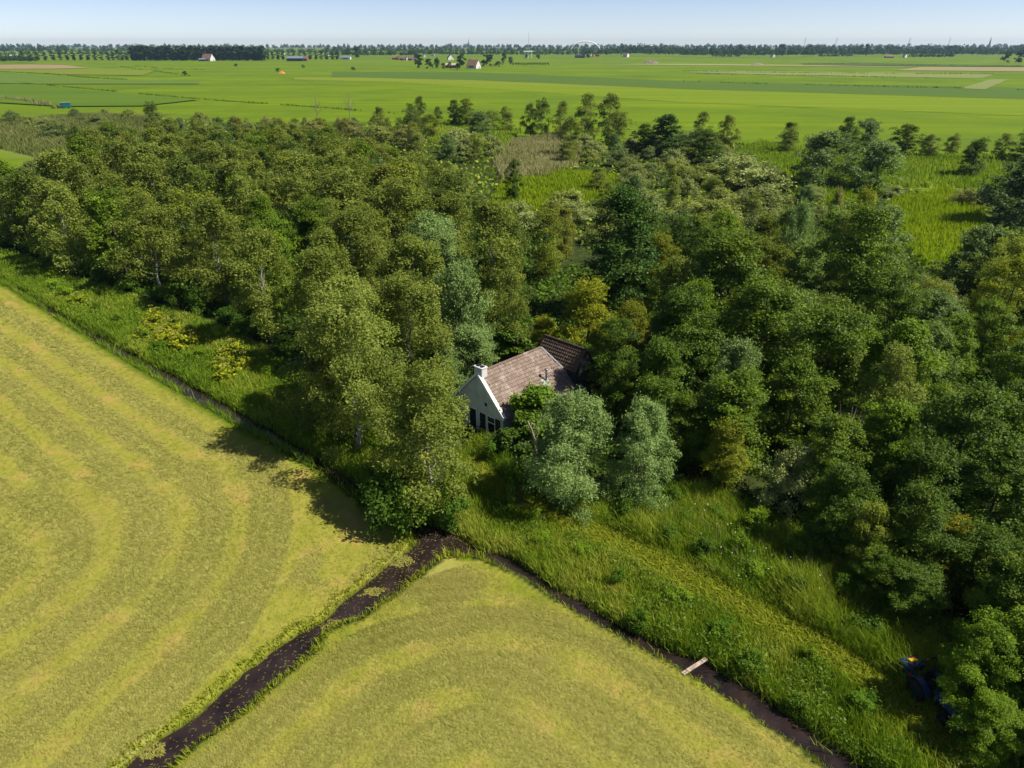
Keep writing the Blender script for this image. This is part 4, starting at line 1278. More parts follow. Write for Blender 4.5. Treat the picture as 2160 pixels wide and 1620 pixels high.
def leafy(name, label, pts, h, size, mat, tint, cat="undergrowth", asp=.6):
    gz_, d_ = ground_z(pts[:, 0], pts[:, 1])
    ok = d_ > .05
    pts, h, tint, gz_, size = pts[ok], h[ok], tint[ok], gz_[ok], size[ok]
    n = len(pts)
    pos = np.stack([pts[:, 0], pts[:, 1], gz_ + h], -1)
    nrm = unit(np.array([0, 0, .8]) + rng.normal(size=(n, 3)) * .65)
    V, F = leaf_quads(pos, nrm, unit(rng.normal(size=(n, 3))), size, size * asp)
    o = link(name, quad_mesh(name, V, F, mat, np.repeat(np.clip(tint, 0, 1), 4)))
    return tag(o, label, cat, kind="stuff")

def hmap(p, s=3.0, seed=40): return fbm(p[:, 0], p[:, 1], s, seed)

# strip of tall grass between the long ditch and the wood
p_ = points_in(bank_a, 120)
keep_ = rng.random(len(p_)) < np.clip(70 / np.hypot(p_[:, 0], p_[:, 1]), .3, 1)
p_ = p_[keep_]
dist_ = np.hypot(p_[:, 0], p_[:, 1])
nz = hmap(p_, 4.0, 41)
blades("tall_grass", "tall green grass on the bank between the long ditch and the wood", p_, (.20 + .85 * nz) * (.6 + .6 * rng.random(len(p_))), .040 * (dist_ / 60), M['grass'],
       .10 + 1.0 * (hmap(p_, 5.0, 44) - .15) + rng.normal(0, .16, len(p_)))
p_ = points_in(bank_a, 14)
leafy("nettles", "dark nettles and herbs in the bank grass by the wood", p_, .2 + .7 * rng.random(len(p_)) * hmap(p_, 3.0, 47) * 1.6, .18 + .14 * rng.random(len(p_)), M['under'], .45 + rng.normal(0, .25, len(p_)), "nettles")
# reeds along the water of the long ditch and the brown ditch
def along(line, off_lo, off_hi, per_m, sgn, y0=-1e9, y1=1e9):
    out = []
    for a, b2 in zip(line[:-1], line[1:]):
        d = b2 - a; L = np.linalg.norm(d); n = int(L * per_m)
        t = rng.random(n); o_ = off_lo + (off_hi - off_lo) * rng.random(n)
        nn = np.array([-d[1], d[0]]) / L * sgn
        out.append(a + d * t[:, None] + nn * o_[:, None])
    return np.concatenate(out)
pA = along(lineA[1:], -.1, 1.5, 60, 1)
pA = pA[vnoise(pA[:, 0], pA[:, 1], 2.2, 50) > .42]
blades("reeds", "green reeds leaning over the long dark ditch", pA, .5 + .7 * rng.random(len(pA)), .035, M['grass'], .25 + rng.normal(0, .2, len(pA)), .9, min_d=-.12, cat="reeds")
pA = along(lineA[1:], -.55, .75, 70, 1)
pA = pA[vnoise(pA[:, 0], pA[:, 1], 3.0, 53) > .36]
blades("sedge", "dark green sedge growing out of the long ditch's far side", pA, .35 + .6 * rng.random(len(pA)), .04, M['grass'], .18 + rng.normal(0, .16, len(pA)), .8, min_d=-.5, cat="sedge")
# bank below the cottage and along the brown ditch
p_ = points_in(bank_c, 190)
dpath = seg_dist(path_pl, p_[:, 0], p_[:, 1])
q = p_[dpath > .75]
dq = seg_dist(path_pl, q[:, 0], q[:, 1])
nz = hmap(q, 2.6, 61)
upper = inside(np.concatenate([path_pl, G([(2300,1600),(2300,1100),(1300,900),(1010,930)])]), q[:, 0], q[:, 1])
hh = (.20 + .85 * nz) * (.55 + .7 * rng.random(len(q))) * np.where(upper, 1.75, 1.0) * sstep(.5, 2.0, dq + .35)
blades("tall_grass", "lush tall grass and herbs on the bank of the brown ditch", q, hh, .032, M['grass'], .08 + 1.05 * (hmap(q, 3.0, 64) - .12) - .05 * upper + rng.normal(0, .17, len(q)), .6)
q = p_[(dpath < 1.15)]
q = np.concatenate([q, q + rng.normal(0, .08, q.shape)])
blades("path_grass", "short yellow green trodden grass of the path along the bank", q, .10 + .22 * rng.random(len(q)), .05, M['path_grass'], .45 + rng.normal(0, .22, len(q)), 1.6)
p_ = points_in(bank_c, 60)
p_ = p_[seg_dist(path_pl, p_[:, 0], p_[:, 1]) > 1.0]
cl = hmap(p_, 1.6, 71)
p_, cl = p_[cl > .50], cl[cl > .50]
leafy("herbs", "broad leaved green herbs in clumps on the brown ditch's bank", p_, .15 + 1.0 * rng.random(len(p_)) * cl * 1.3, .10 + .09 * rng.random(len(p_)), M['fig_leaf'], .55 + rng.normal(0, .25, len(p_)), "herbs")
p_ = points_in(G([(1270,1060),(1420,1050),(1640,1110),(1800,1210),(1760,1290),(1560,1220),(1400,1140)]), 1.3)
leafy("white_flowers", "small white bindweed flowers sprinkled over the tall herbs", p_, .75 + .45 * rng.random(len(p_)), .06 + .03 * rng.random(len(p_)), M['white_paint'], np.ones(len(p_)), "flowers", .9)
p_ = points_in(G([(1300,1050),(1640,1110),(1860,1250),(1800,1300),(1560,1210),(1330,1110)]), 5)
p_ = p_[hmap(p_, 2.4, 75) > .5]
blades("dry_reeds", "thin pale dry reed stems standing among the tall herbs", p_, 1.2 + .7 * rng.random(len(p_)), .035, M['reed'], .6 + rng.normal(0, .2, len(p_)), .35, cat="reeds")
pC = along(lineC, -.2, 1.5, 16, 1)
pC = pC[vnoise(pC[:, 0], pC[:, 1], 1.3, 52) > .5]
blades("reeds", "reeds and sedge tufts overhanging the brown ditch", pC, .5 + .7 * rng.random(len(pC)), .045, M['grass'], .35 + rng.normal(0, .22, len(pC)), .8, min_d=-.4, cat="reeds")
pB = np.concatenate([along(lineB[:2], -3.2, 3.2, 55, 1), points_in(G([(850,1100),(985,1130),(1040,1165),(940,1190),(860,1160)]), 40)])
_, dB_ = ground_z(pB[:, 0], pB[:, 1])
pB = pB[(dB_ > -.25) & (dB_ < .9)]
blades("reeds", "yellowish sedge and reeds at the junction of the ditches", pB, .25 + .5 * rng.random(len(pB)), .045, M['path_grass'], .4 + rng.normal(0, .3, len(pB)), .8, min_d=-.3, cat="reeds")
# fringe of longer grass along the mown edges
bl_, bh_ = ditch_b.min(0) - .8, ditch_b.max(0) + .8
pF = np.concatenate([bl_ + (bh_ - bl_) * rng.random((int(np.prod(bh_ - bl_) * 120), 2)), along(lineC, -3.2, .2, 150, 1), along(lineA[1:], -2.6, -.4, 90, 1)])
_, dF = ground_z(pF[:, 0], pF[:, 1])
pF = pF[(dF > .05) & (dF < .35 + .5 * vnoise(pF[:, 0], pF[:, 1], 1.1, 58))]
blades("fringe_grass", "longer yellow green grass fringing the hay fields at the ditches", pF, .10 + .26 * rng.random(len(pF)), .045, M['path_grass'], .30 + rng.normal(0, .22, len(pF)), .9)
# cut grass lying in the fields
def hay_on(poly, dens, far, left, label):
    p = points_in(poly, dens)
    r_ = np.hypot(p[:, 0], p[:, 1])
    p = p[(rng.random(len(p)) < np.clip((34 / r_) ** 2, .05, 1)) & (r_ < far) & (np.abs(p[:, 0] / (p[:, 1] + 8)) < 1.0)]
    s_, e_, dd_ = swath_of(p[:, 0], p[:, 1], np.full(len(p), left))
    gz_, d_ = ground_z(p[:, 0], p[:, 1])
    ok = (rng.random(len(p)) < .16 + .84 * s_) & (d_ > .35)
    p = p[ok]; s_ = s_[ok]; dd_ = dd_[ok]
    n = len(p); r_ = np.hypot(p[:, 0], p[:, 1])
    k = r_ / 34
    pos = np.stack([p[:, 0], p[:, 1], .03 + .06 * rng.random(n) * (.4 + s_)], -1)
    flow = rng.normal(2.3, .75, n)
    ax = np.stack([np.cos(flow), np.sin(flow), rng.normal(0, .08, n)], -1)
    nrm = unit(np.array([0, 0, 1.0]) + rng.normal(size=(n, 3)) * .12)
    V, F = leaf_quads(pos, nrm, ax, (.20 + .30 * rng.random(n)) * k ** .7, (.012 + .012 * rng.random(n)) * k)
    tag(link("cut_grass", quad_mesh("cut_grass", V, F, M['hay'], np.repeat(np.clip(.45 + .13 * np.cos(2 * np.pi * dd_ / .92) + .5 * (fbm(p[:, 0], p[:, 1], 5.0, 19) - .5) + rng.normal(0, .10, n) , 0, 1), 4))), label, "cut grass", kind="stuff")
hay_on(mown_l[(mown_l[:, 0] > -1e9)], 0.0001, 1, True, "x") if False else None
hay_on(G([(-300,600),(0,602),(245,759),(490,905),(755,1064),(870,1124),(815,1190),(678,1306),(474,1452),(300,1580),(100,1760),(-300,1760)]), 190, 130, True, "cut grass lying in rows over the left hay field")
hay_on(G([(1010,1182),(1200,1288),(1440,1418),(1650,1562),(1800,1680),(1700,1760),(260,1760),(378,1607),(555,1470),(692,1333),(885,1222)]), 300, 90, False, "cut grass lying in curved rows over the front hay field")
# flecks floating on the water
pw = points_in(ditch_b, 26)
dd = sdist(ditch_b, pw[:, 0], pw[:, 1])
cl = vnoise(pw[:, 0], pw[:, 1], .9, 81)
dense = (vnoise(pw[:, 0], pw[:, 1], 1.8, 83) > .76) | (pw[:, 1] > 35.5)
pw = pw[(rng.random(len(pw)) < np.where(dense, .9, .45)) & (dd < -.05)]
n = len(pw)
V, F = leaf_quads(np.stack([pw[:, 0], pw[:, 1], np.full(n, ZW + .008) + .01 * rng.random(n)], -1), unit(np.array([0, 0, 1.0]) + rng.normal(size=(n, 3)) * .12), unit(np.stack([rng.normal(.7, .5, n), rng.normal(.6, .5, n), np.zeros(n)], -1)), .08 + .16 * rng.random(n), .018 + .022 * rng.random(n))
tag(link("floating_grass", quad_mesh("floating_grass", V, F, M['hay'], np.repeat(np.clip(.3 + rng.normal(0, .3, n), 0, 1), 4))), "cut grass flecks floating on the wide dark ditch", "floating grass", kind="stuff")
for (x_, y_, r_, lb) in ((788, 1248, .55, "small pale raft of cut grass afloat in the wide ditch near the junction"), (318, 1588, .6, "pale raft of cut grass afloat in the wide ditch at the bottom"), (850, 1185, .7, "yellow raft of reed litter at the ditch junction"), (712, 1322, .9, "long pale raft of cut grass against the ditch's right bank")):
    q = P(x_, y_, ZW); n = 260
    a_ = rng.random(n) * 2 * np.pi; rr = r_ * np.sqrt(rng.random(n)) * (.45 + .9 * vnoise(np.cos(a_) * 2 + x_, np.sin(a_) * 2, 1.0, 5))
    pos = np.stack([q[0] + np.cos(a_) * rr * 1.3 + np.sin(a_) * rr * .5, q[1] + np.sin(a_) * rr * .8, ZW + .01 + .05 * rng.random(n)], -1)
    V, F = leaf_quads(pos, unit(np.array([0, 0, 1.0]) + rng.normal(size=(n, 3)) * .25), unit(rng.normal(size=(n, 3)) * [1, 1, .1]), .12 + .2 * rng.random(n), .03 + .04 * rng.random(n))
    tag(link("grass_raft", quad_mesh("grass_raft", V, F, M['hay'], np.repeat(np.clip(.45 + rng.normal(0, .2, n), 0, 1), 4))), lb, "grass raft")
# wood floor
def floor_cover(poly, dens, label, name="undergrowth", mat='under', hmax=.9, tint0=.35):
    p = points_in(poly, dens)
    for c_ in CLEAR: p = p[~inside(c_, p[:, 0], p[:, 1])]
    r_ = np.hypot(p[:, 0], p[:, 1])
    p = p[rng.random(len(p)) < np.clip((55 / r_) ** 1.5, .12, 1)]
    r_ = np.hypot(p[:, 0], p[:, 1])
    leafy(name, label, p, hmax * rng.random(len(p)) * (.3 + hmap(p, 3.0, 90)), (.22 + .2 * rng.random(len(p))) * np.clip(r_ / 55, 1, 3.2), M[mat], tint0 + rng.normal(0, .25, len(p)))
floor_cover(wood_left, 14, "low leafy undergrowth on the floor of the birch wood")
floor_cover(np.concatenate([wood_right]), 16, "low leafy undergrowth beneath the right hand alder stand")
floor_cover(G([(900,930),(870,880),(960,780),(1060,680),(1200,560),(1330,560),(1370,760),(1400,960),(1300,1060),(1180,1060),(1090,990),(1000,940)]), 20, "low leafy undergrowth around the cottage")
scr = G([(1000,420),(1160,470),(1250,540),(1420,500),(1700,480),(1860,500),(1930,560),(2060,600),(2300,560),(2300,380),(2050,345),(1750,322),(1540,302),(1150,296),(850,268),(520,262),(300,246),(100,345),(250,345),(600,318),(870,370)])
floor_cover(scr, 4.0, "rough low scrub and herbs between the sallows and the meadow", "scrub", 'grass', 1.0, .35)

def reed_bed(poly, dens, h0, h1, mat, label, wd=.16, tint0=.5, name="reeds"):
    p = points_in(poly, dens)
    blades(name, label, p, (h0 + (h1 - h0) * rng.random(len(p))) * (.5 + hmap(p, 8, 95)), wd, M[mat], tint0 + .5 * (hmap(p, 14.0, 97) - .5) + rng.normal(0, .14, len(p)), .3, cat="reeds" if name == "reeds" else "grass")
reed_bed(reed_pale[0], 15, .8, 1.9, 'reed', "pale straw coloured reed bed in the middle clearing", .16, .72)
reed_bed(reed_pale[1], 9, .8, 1.8, 'reed', "small pale reed patch inside the birch wood", .2, .5)
reed_bed(reed_pale[2], 5, .6, 1.6, 'reed', "grey green rough reeds at the left end of the wood", .24, .22)
reed_bed(reed_green[0], 10, .5, 1.2, 'lush', "bright green marsh grass around the single dark tree", .18, .4, "marsh_grass")
reed_bed(reed_green[1], 7, .6, 1.4, 'grass', "green reeds in front of the rusty group", .2, .45)
reed_bed(reed_green[2], 6, .6, 1.5, 'grass', "grey green reeds on the right before the back row", .22, .45)
reed_bed(lush_p[0], 12, .4, 1.1, 'lush', "bright lush marsh grass in the right hand clearing", .16, .5, "marsh_grass")
reed_bed(lush_p[1], 12, .4, 1.1, 'lush', "lush marsh grass between the twin willows", .18, .4, "marsh_grass")
reed_bed(lush_p[2], 14, .4, 1.1, 'lush', "lush marsh grass glimpsed at the right edge", .12, .5, "marsh_grass")

# giant hogweed, plant by plant
hv = []
for v in range(3):
    g = np.random.default_rng(500 + v)
    nl = 26
    V_, F_, T_ = [], [], []
    n = nl * 16
    th = np.repeat(g.random(nl) * 2 * np.pi, 16); rr = np.repeat(.25 + .75 * g.random(nl), 16); zz = np.repeat(.25 + 1.1 * g.random(nl), 16)
    pos = np.stack([np.cos(th) * rr, np.sin(th) * rr, zz], -1) + g.normal(0, .16, (n, 3)) * [1, 1, .35]
    V, F = leaf_quads(pos, unit(np.array([0, 0, 1.0]) + g.normal(size=(n, 3)) * .4), unit(g.normal(size=(n, 3))), .22 + .14 * g.random(n), .15 + .1 * g.random(n))
    lf = quad_mesh("hogweed leaves", V, F, M['hogweed'], np.repeat(np.clip(g.normal(.5, .25, n), 0, 1), 4))
    mb = MB(); heads = []
    for s in range(4):
        a_ = g.random() * 6.28; e_ = (.35 * math.cos(a_), .35 * math.sin(a_), 1.5 + .6 * g.random())
        mb.tube([(0, 0, -.1), (e_[0] * .5, e_[1] * .5, e_[2] * .6), e_], [.035, .03, .015], 6); heads.append(e_)
    st = mb.mesh("hogweed stems", M['hogweed'])
    n = 4 * 22
    k = np.repeat(np.arange(4), 22); a_ = g.random(n) * 6.28; r2 = .30 * np.sqrt(g.random(n))
    pos = np.array(heads)[k] + np.stack([np.cos(a_) * r2, np.sin(a_) * r2, .06 - r2 ** 2 * .8], -1)
    V, F = leaf_quads(pos, unit(np.array([0, 0, 1.0]) + g.normal(size=(n, 3)) * .3), unit(g.normal(size=(n, 3))), np.full(n, .10), np.full(n, .09))
    um = quad_mesh("hogweed umbels", V, F, M['umbel'], np.repeat(np.clip(g.normal(.45, .3, n), 0, 1), 4))
    hv.append((lf, st, um))
hog = [(312, 690), (330, 668), (352, 700), (372, 690), (395, 702), (345, 715), (300, 705), (410, 715), (385, 722), (470, 745), (490, 735), (466, 772), (482, 790), (512, 765), (165, 628), (1130, 690), (1150, 682), (1175, 690)]
zone_h = [0] * 9 + [1] * 5 + [2] + [3] * 3
gname = ["in the yellow hogweed patch by the long ditch", "in the hogweed clump right of the yellow patch", "by the long ditch", "behind the cottage ridge"]
order = {}
for i, (x_, y_) in enumerate(hog): order.setdefault(zone_h[i], []).append(i)
for z_, ids in order.items():
    ids.sort(key=lambda i: hog[i][0])
    for k, i in enumerate(ids):
        q = P(hog[i][0], hog[i][1] + 14, 0)
        if z_ == 3: q = P(hog[i][0], hog[i][1], 1.5)
        e = empty("hogweed", (q[0], q[1], 0), rng.random() * 6.28)
        s_ = .65 + .45 * rng.random(); e.scale = (s_ * 1.15, s_ * 1.15, s_)
        lf, st, um = hv[i % 3]
        for nm, m_ in (("leaves", lf), ("stem", st), ("seed_heads", um)): link(nm, m_, e)
        lb = "yellowing hogweed, %s from the left %s" % (ordw(k), gname[z_]) if len(ids) > 1 else "single yellowing hogweed standing apart by the long ditch"
        tag(e, lb, "hogweed", "yellowing hogweeds")

# ------------------------------------------------------------------ the polder beyond
def ditch_reeds(pts, label, h=.8, wd=.35, per_m=4.0, mat='grass', tint0=.1, spread=.8):
    line = G(pts)
    p = along(line, -spread, spread, per_m, 1)
    p = p[vnoise(p[:, 0], p[:, 1], 16, 77) > .30]
    blades("ditch_reeds", label, p, h * (.5 + rng.random(len(p))), wd, M[mat], tint0 + rng.normal(0, .15, len(p)), .4, cat="reeds")
ditch_reeds([(-40,149),(0,151.5),(100,156),(200,165),(270,168.5)], "dark reed lined ditch crossing the left meadow", 1.0, .8, 3)
ditch_reeds([(35,174.5),(100,180),(250,194),(370,205),(480,214),(600,222),(700,229),(860,243)], "long dark ditch line running right across the left meadow", .8, .5, 4)
ditch_reeds([(-40,205),(0,208),(60,214),(125,229)], "pale reed strip beside the teal container", 1.6, .4, 14, 'reed', .5, 2.4)
ditch_reeds([(255,141),(340,152),(400,160.5)], "short dark ditch line before the poplar grove", .9, .9, 2.5)
ditch_reeds([(285,139),(340,145),(430,147)], "thin dark ditch line below the gabled farm", .8, .9, 2)
ditch_reeds([(1440,150),(1600,153),(1900,156),(2095,156.5)], "dark ditch edge of the pale grey green plot", .9, .8, 2.5)
ditch_reeds([(1470,156),(1740,160),(1960,165)], "dark lower ditch edge of the pale grey green plot", .8, .7, 3)
ditch_reeds([(1440,172),(1560,176),(1700,179),(1900,184),(2100,188),(2160,190)], "broken dark reed line above the dark green plot", .8, .7, 2)
ditch_reeds([(1690,134.5),(1800,135.5),(2160,140.5),(2300,142)], "dark line of the far right ditch", 1.2, 1.5, 2)
ditch_reeds([(960,262),(1060,276),(1180,290),(1300,300),(1540,306),(1700,318),(1900,335),(2160,352)], "reedy ditch where the meadow meets the scrub", .9, .4, 6, 'grass', .15)

# poplars
def far_at(px, py): 
    q = P(px, py); return q[0], q[1]
xs = [48, 65, 81, 97, 113, 128, 143, 157, 172, 187, 201, 215, 229, 239, 250, 259, 268]
for i, x_ in enumerate(xs):
    X_, Y_ = far_at(x_, 127 + (i % 2) * .4)
    tree('poplar', X_, Y_, rng.uniform(14, 19), 4.2, "slender poplar, %s from the left in the open row left of the grove" % ordw(i), group="poplars in the open row left of the grove", parts=False)
xs = [565, 576, 587, 597, 609, 621, 632, 643, 655, 667, 678, 689, 701, 712]
for i, x_ in enumerate(xs):
    X_, Y_ = far_at(x_, 125.5)
    tree('poplar', X_, Y_, rng.uniform(13, 16), 4.0, "small poplar, %s from the left in the row behind the red barn" % ordw(i), group="poplars in the row behind the red barn", parts=False)
k = 0
for row, (yb, st) in enumerate(((128.2, 6.6), (127.0, 7.0))):
    for i, x_ in enumerate(np.arange(281 + row * 3, 560, st)):
        X_, Y_ = far_at(x_ + rng.normal(0, .8), yb)
        tree('poplar', X_, Y_, rng.uniform(23, 27), rng.uniform(4.6, 5.8), "dark poplar, %s from the left in the %s row of the grove" % (ordw(i), "front" if row == 0 else "back"), group="poplars of the dense grove", parts=False)

# far-off woods that read as one mass
def far_woods(name, label, segs, seed, mat='poplar_leaf', per=70, leaf=2.6):
    g = np.random.default_rng(seed)
    Vs, Fs, Ts, off = [], [], [], 0
    for x0, x1, yb, h0, h1, step, rows in segs:
        for r_ in range(rows):
            for x_ in np.arange(x0, x1, step):
                X_, Y_, _ = P(x_ + g.normal(0, step * .4), yb - r_ * .8 + g.normal(0, .15))
                h = g.uniform(h0, h1) * (1 + .25 * float(vnoise(np.array([x_]), np.array([r_ * 50.0]), 40, seed)[0])); rad = h * g.uniform(.28, .5)
                d = unit(g.normal(size=(per, 3))); d[:, 2] = np.abs(d[:, 2]) * 1.2 - .35
                lump = 1 + .25 * np.sin(5 * np.arctan2(d[:, 1], d[:, 0]) + x_)
                pos = np.array([X_, Y_, h * .5]) + d * np.array([rad, rad, h * .5]) * (lump * (.7 + .35 * g.random(per)))[:, None]
                pos[:, 2] = np.maximum(pos[:, 2], .4)
                nrm = unit(d + g.normal(size=(per, 3)) * .5 + np.array([0, 0, .3]))
                V, F = leaf_quads(pos, nrm, unit(g.normal(size=(per, 3))), leaf * (h / 16) * (.8 + .5 * g.random(per)), leaf * .8 * (h / 16) * (.8 + .5 * g.random(per)))
                Vs.append(V); Fs.append(F + off); off += len(V)
                Ts.append(np.repeat(np.clip(g.normal(.45, .2, per) + g.normal(0, .18), 0, 1), 4))
    o = link(name, quad_mesh(name, np.concatenate(Vs), np.concatenate(Fs), M[mat], np.concatenate(Ts)))
    return tag(o, label, "woods", kind="stuff")
far_woods("far_woods", "far-off dark woods along the right half of the horizon", [(1270,1460,119.5,17,24,7,2),(1440,1720,121.5,16,21,7,2),(1700,2420,119.5,15,20,7,2),(1300,2420,116,22,28,9,2)], 11)
far_woods("far_woods", "far-off woods and village trees along the middle of the horizon", [(700,880,121,12,18,7,2),(860,1280,119,12,18,7,2),(690,1290,112,16,24,8,2),(560,720,115,12,18,8,2)], 12)
far_woods("far_woods", "hazy blue far-off woods along the left of the horizon", [(-300,300,113,16,26,9,2),(-300,60,120,10,15,8,1),(60,290,117,9,14,9,1)], 13)
far_woods("distant_woods", "thin hazy woods on the very edge of the horizon", [(-300,2420,103.5,20,34,9,2)], 14, per=36, leaf=5.0)
far_woods("dark_hedge", "dark clipped hedge before the right hand woods", [(1505,1555,122.3,7,9,4,1),(1728,1800,121.6,8,10,4,1),(1920,2010,123.5,9,12,4,1)], 15, per=60, leaf=3.0)
far_woods("bushes", "dark bushes at the far left edge before the poplar row", [(-200,78,133.5,9,13,5,2)], 16, per=70)
for i, (x_, y_, h_, r_, lb) in enumerate([
    (883,145,17,8,"big dark tree at the left end of the farmyard trees"),(905,146,12,6,"lower dark tree second in the farmyard trees"),(922,145,13,5,"upright tree behind the tan shed"),
    (936,145,7,4,"low bush before the tan shed"),(971,147,13,7,"round dark tree just left of the brown farmhouse"),(975,139,17,8,"tree standing behind the brown farmhouse"),
    (1030,141,16,9,"broad dark tree right of the brown farmhouse"),(1050,141,7,6,"low bush right of the broad dark tree"),(1063,137,18,5,"tall tree at the start of the row of little shrubs"),
    (1077,137,11,5,"small round tree beside the tall one at the row of little shrubs"),(1019,140,9,4,"small tree against the brown farmhouse"),(948,146,8,4,"bush between shed and round dark tree"),
    (2120,133,18,9,"dark tree, left of the pair at the far right edge"),(2150,133,20,11,"larger tree of the pair at the far right edge"),(1110,124,9,5,"bush left of the white flat building"),(1135,124.5,9,7,"bush right of the white flat building"),
    (755,122,26,12,"big round tree rising above the village on the horizon"),(1240,122,19,12,"large tree under the right foot of the white arch"),(1558,119,30,11,"tallest round tree above the right hand woods"),(1648,119,29,13,"second round tree above the right hand woods"),
    (2000,118,27,11,"tall round tree above the woods near the right church"),(1825,119,30,6,"narrow tree poking above the right hand woods")]):
    X_, Y_ = far_at(x_, y_)
    tree('fartree', X_, Y_, h_, r_, lb, lod=0, parts=False)
for i in range(14):
    X_, Y_ = far_at(1083 + i * 5.6, 137.5)
    tree('fartree', X_, Y_, 3.6, 2.2, "tiny clipped shrub, %s from the left in the row beyond the farm" % ordw(i), 'dark', "little shrubs in the row beyond the farm", parts=False, name="clipped_shrub", cat="shrub")
for x_, y_, lb in ((586,152,"dark small bush beside the orange tarpaulin"),(745,149,"tiny dark upright bush in the far meadow"),(640,143,"small dark post like bush below the red barn"),(390,159,"dark bush at the end of the short ditch line"),(498,141,"dark bush in the meadow under the poplar grove")):
    X_, Y_ = far_at(x_, y_)
    tree('fartree', X_, Y_, 4.0, 3.2, lb, 'dark', parts=False, name="meadow_bush", cat="bush")

# far buildings
def building(name, label, px, py, w_, l_, hw_, hr_, rot, wall, roof_m, cat="house", chim=False, door=None):
    q = P(px, py)
    e = empty(name, (q[0], q[1], 0), rot)
    tag(e, label, cat)
    mb = MB(); mb.prism([(-w_ / 2, -l_ / 2, -.3), (w_ / 2, -l_ / 2, -.3), (w_ / 2, -l_ / 2, hw_), (0, -l_ / 2, hw_ + hr_ - .15), (-w_ / 2, -l_ / 2, hw_)], (0, l_, 0)); mb.build("wall", M[wall], e)
    mb = MB()
    for s in (-1, 1):
        mb.prism([(0, -l_ / 2 - .4, hw_ + hr_), (s * (w_ / 2 + .5), -l_ / 2 - .4, hw_ - .45 * hr_ / (w_ / 2) ), (s * (w_ / 2 + .5), -l_ / 2 - .4, hw_ + .25 - .45 * hr_ / (w_ / 2)), (0, -l_ / 2 - .4, hw_ + hr_ + .25)], (0, l_ + .8, 0))
    rf = mb.build("roof", M[roof_m], e)
    if chim:
        mb = MB(); mb.box((0, l_ * .3, hw_ + hr_ + .7), (1, 1, 1.8)); mb.build("chimney", M['brick'], rf)
    for s in (-1, 1):
        mb = MB(); mb.box((s * (w_ / 2 + .02), 0, hw_ * .55), (.10, l_ * .5, hw_ * .4)); mb.build("window", M['glass'], e)
    mb = MB(); mb.box((w_ * .15, -l_ / 2 - .03, min(hw_ * .45, 1.3)), (min(1.4, w_ * .2), .12, min(hw_ * .85, 2.4))); mb.build("door", M[door or 'dark_paint'], e)
    return e
R90 = math.pi / 2
building("farmhouse", "brown roofed farmhouse with red roof ridge among dark trees", 999, 144.5, 12, 16, 4, 7, 1.05, 'plaster', 'far_roof', "farmhouse", True)
building("shed", "long tan roofed shed left of the brown farmhouse", 952, 143, 9, 16, 3.5, 2.5, 1.45, 'dark_barn', 'tan_roof', "shed")
building("farmhouse", "gabled farm with pale brown roof before the dense poplar grove", 440, 128.6, 14, 22, 4, 9, 1.2, 'plaster', 'far_roof', "farmhouse", True)
building("shed", "low dark shed left of the gabled farm", 428, 128.9, 9, 14, 3, 2, 1.4, 'dark_barn', 'slate_roof', "shed")
building("barn", "long barn with blue grey roof right of the poplar grove", 625, 128.6, 15, 34, 5, 4, 1.45, 'dark_barn', 'slate_roof', "barn")
building("house", "red brick house at the end of the blue grey barn", 645, 128.6, 9, 9, 4.5, 5, 1.45, 'brick', 'far_roof', "house", True)
building("barn", "low black barn under the white arch", 1223, 122, 12, 24, 3.5, 4, 1.4, 'dark_barn', 'dark_barn', "barn")
building("house", "white house at the edge of the right hand woods", 1320, 120.5, 10, 14, 5, 5, .9, 'white_paint', 'far_roof', "house", True)
building("house", "small white house halfway along the right hand woods", 1630, 120.8, 8, 11, 4, 4, .3, 'white_paint', 'slate_roof', "house")
building("house", "dark gabled house with white front left of the white church spire", 950, 126.5, 12, 12, 4, 7, .3, 'white_paint', 'dark_barn', "house")
building("barn", "red roofed low barn in the woods near the right edge", 1875, 122.0, 9, 20, 3, 2.5, 1.5, 'brick', 'far_roof', "barn")
building("house", "little white house with antenna near the right edge", 1908, 121.8, 7, 8, 5, 4, .4, 'white_paint', 'slate_roof', "house")
building("farmhouse", "grey farm at the foot of the big round tree on the horizon", 730, 125.5, 9, 22, 4, 3, 1.4, 'plaster', 'slate_roof', "farmhouse")
vn = [(858, 127, "white"), (866, 127.5, "brick"), (849, 127, "brick"), (872, 127, "white"), (840, 126, "brick"), (832, 125.5, "brick"), (895, 121, "white"), (913, 118.5, "white"), (20, 118, "white"), (33, 115.5, "white"), (95, 116.5, "white"), (690, 118, "white"), (600, 116, "white"), (1260, 119, "brick")]
vl = ["white cottage in the middle of the village row left of the farmyard", "brick cottage right of the white one in the village row", "brick cottage left of the white one in the village row", "white cottage at the right end of the village row",
      "brick cottage at the left third of the village row", "brick cottage at the left end of the village row", "white house in the trees above the farmyard", "white flat house in the trees left of the middle spire",
      "white long house at the far left edge", "white house with bright gable at the far left", "white shed behind the open poplar row", "white house above the red barn's poplar row", "white building behind the small poplars", "brick house beside the foot of the white arch"]
for (x_, y_, kd), lb in zip(vn, vl):
    building("village_house", lb, x_, y_, 7, 10, 3.5, 3.5, rng.uniform(0, 3), 'plaster' if kd == 'white' else 'brick', 'far_roof' if kd == 'brick' else 'slate_roof', "house")

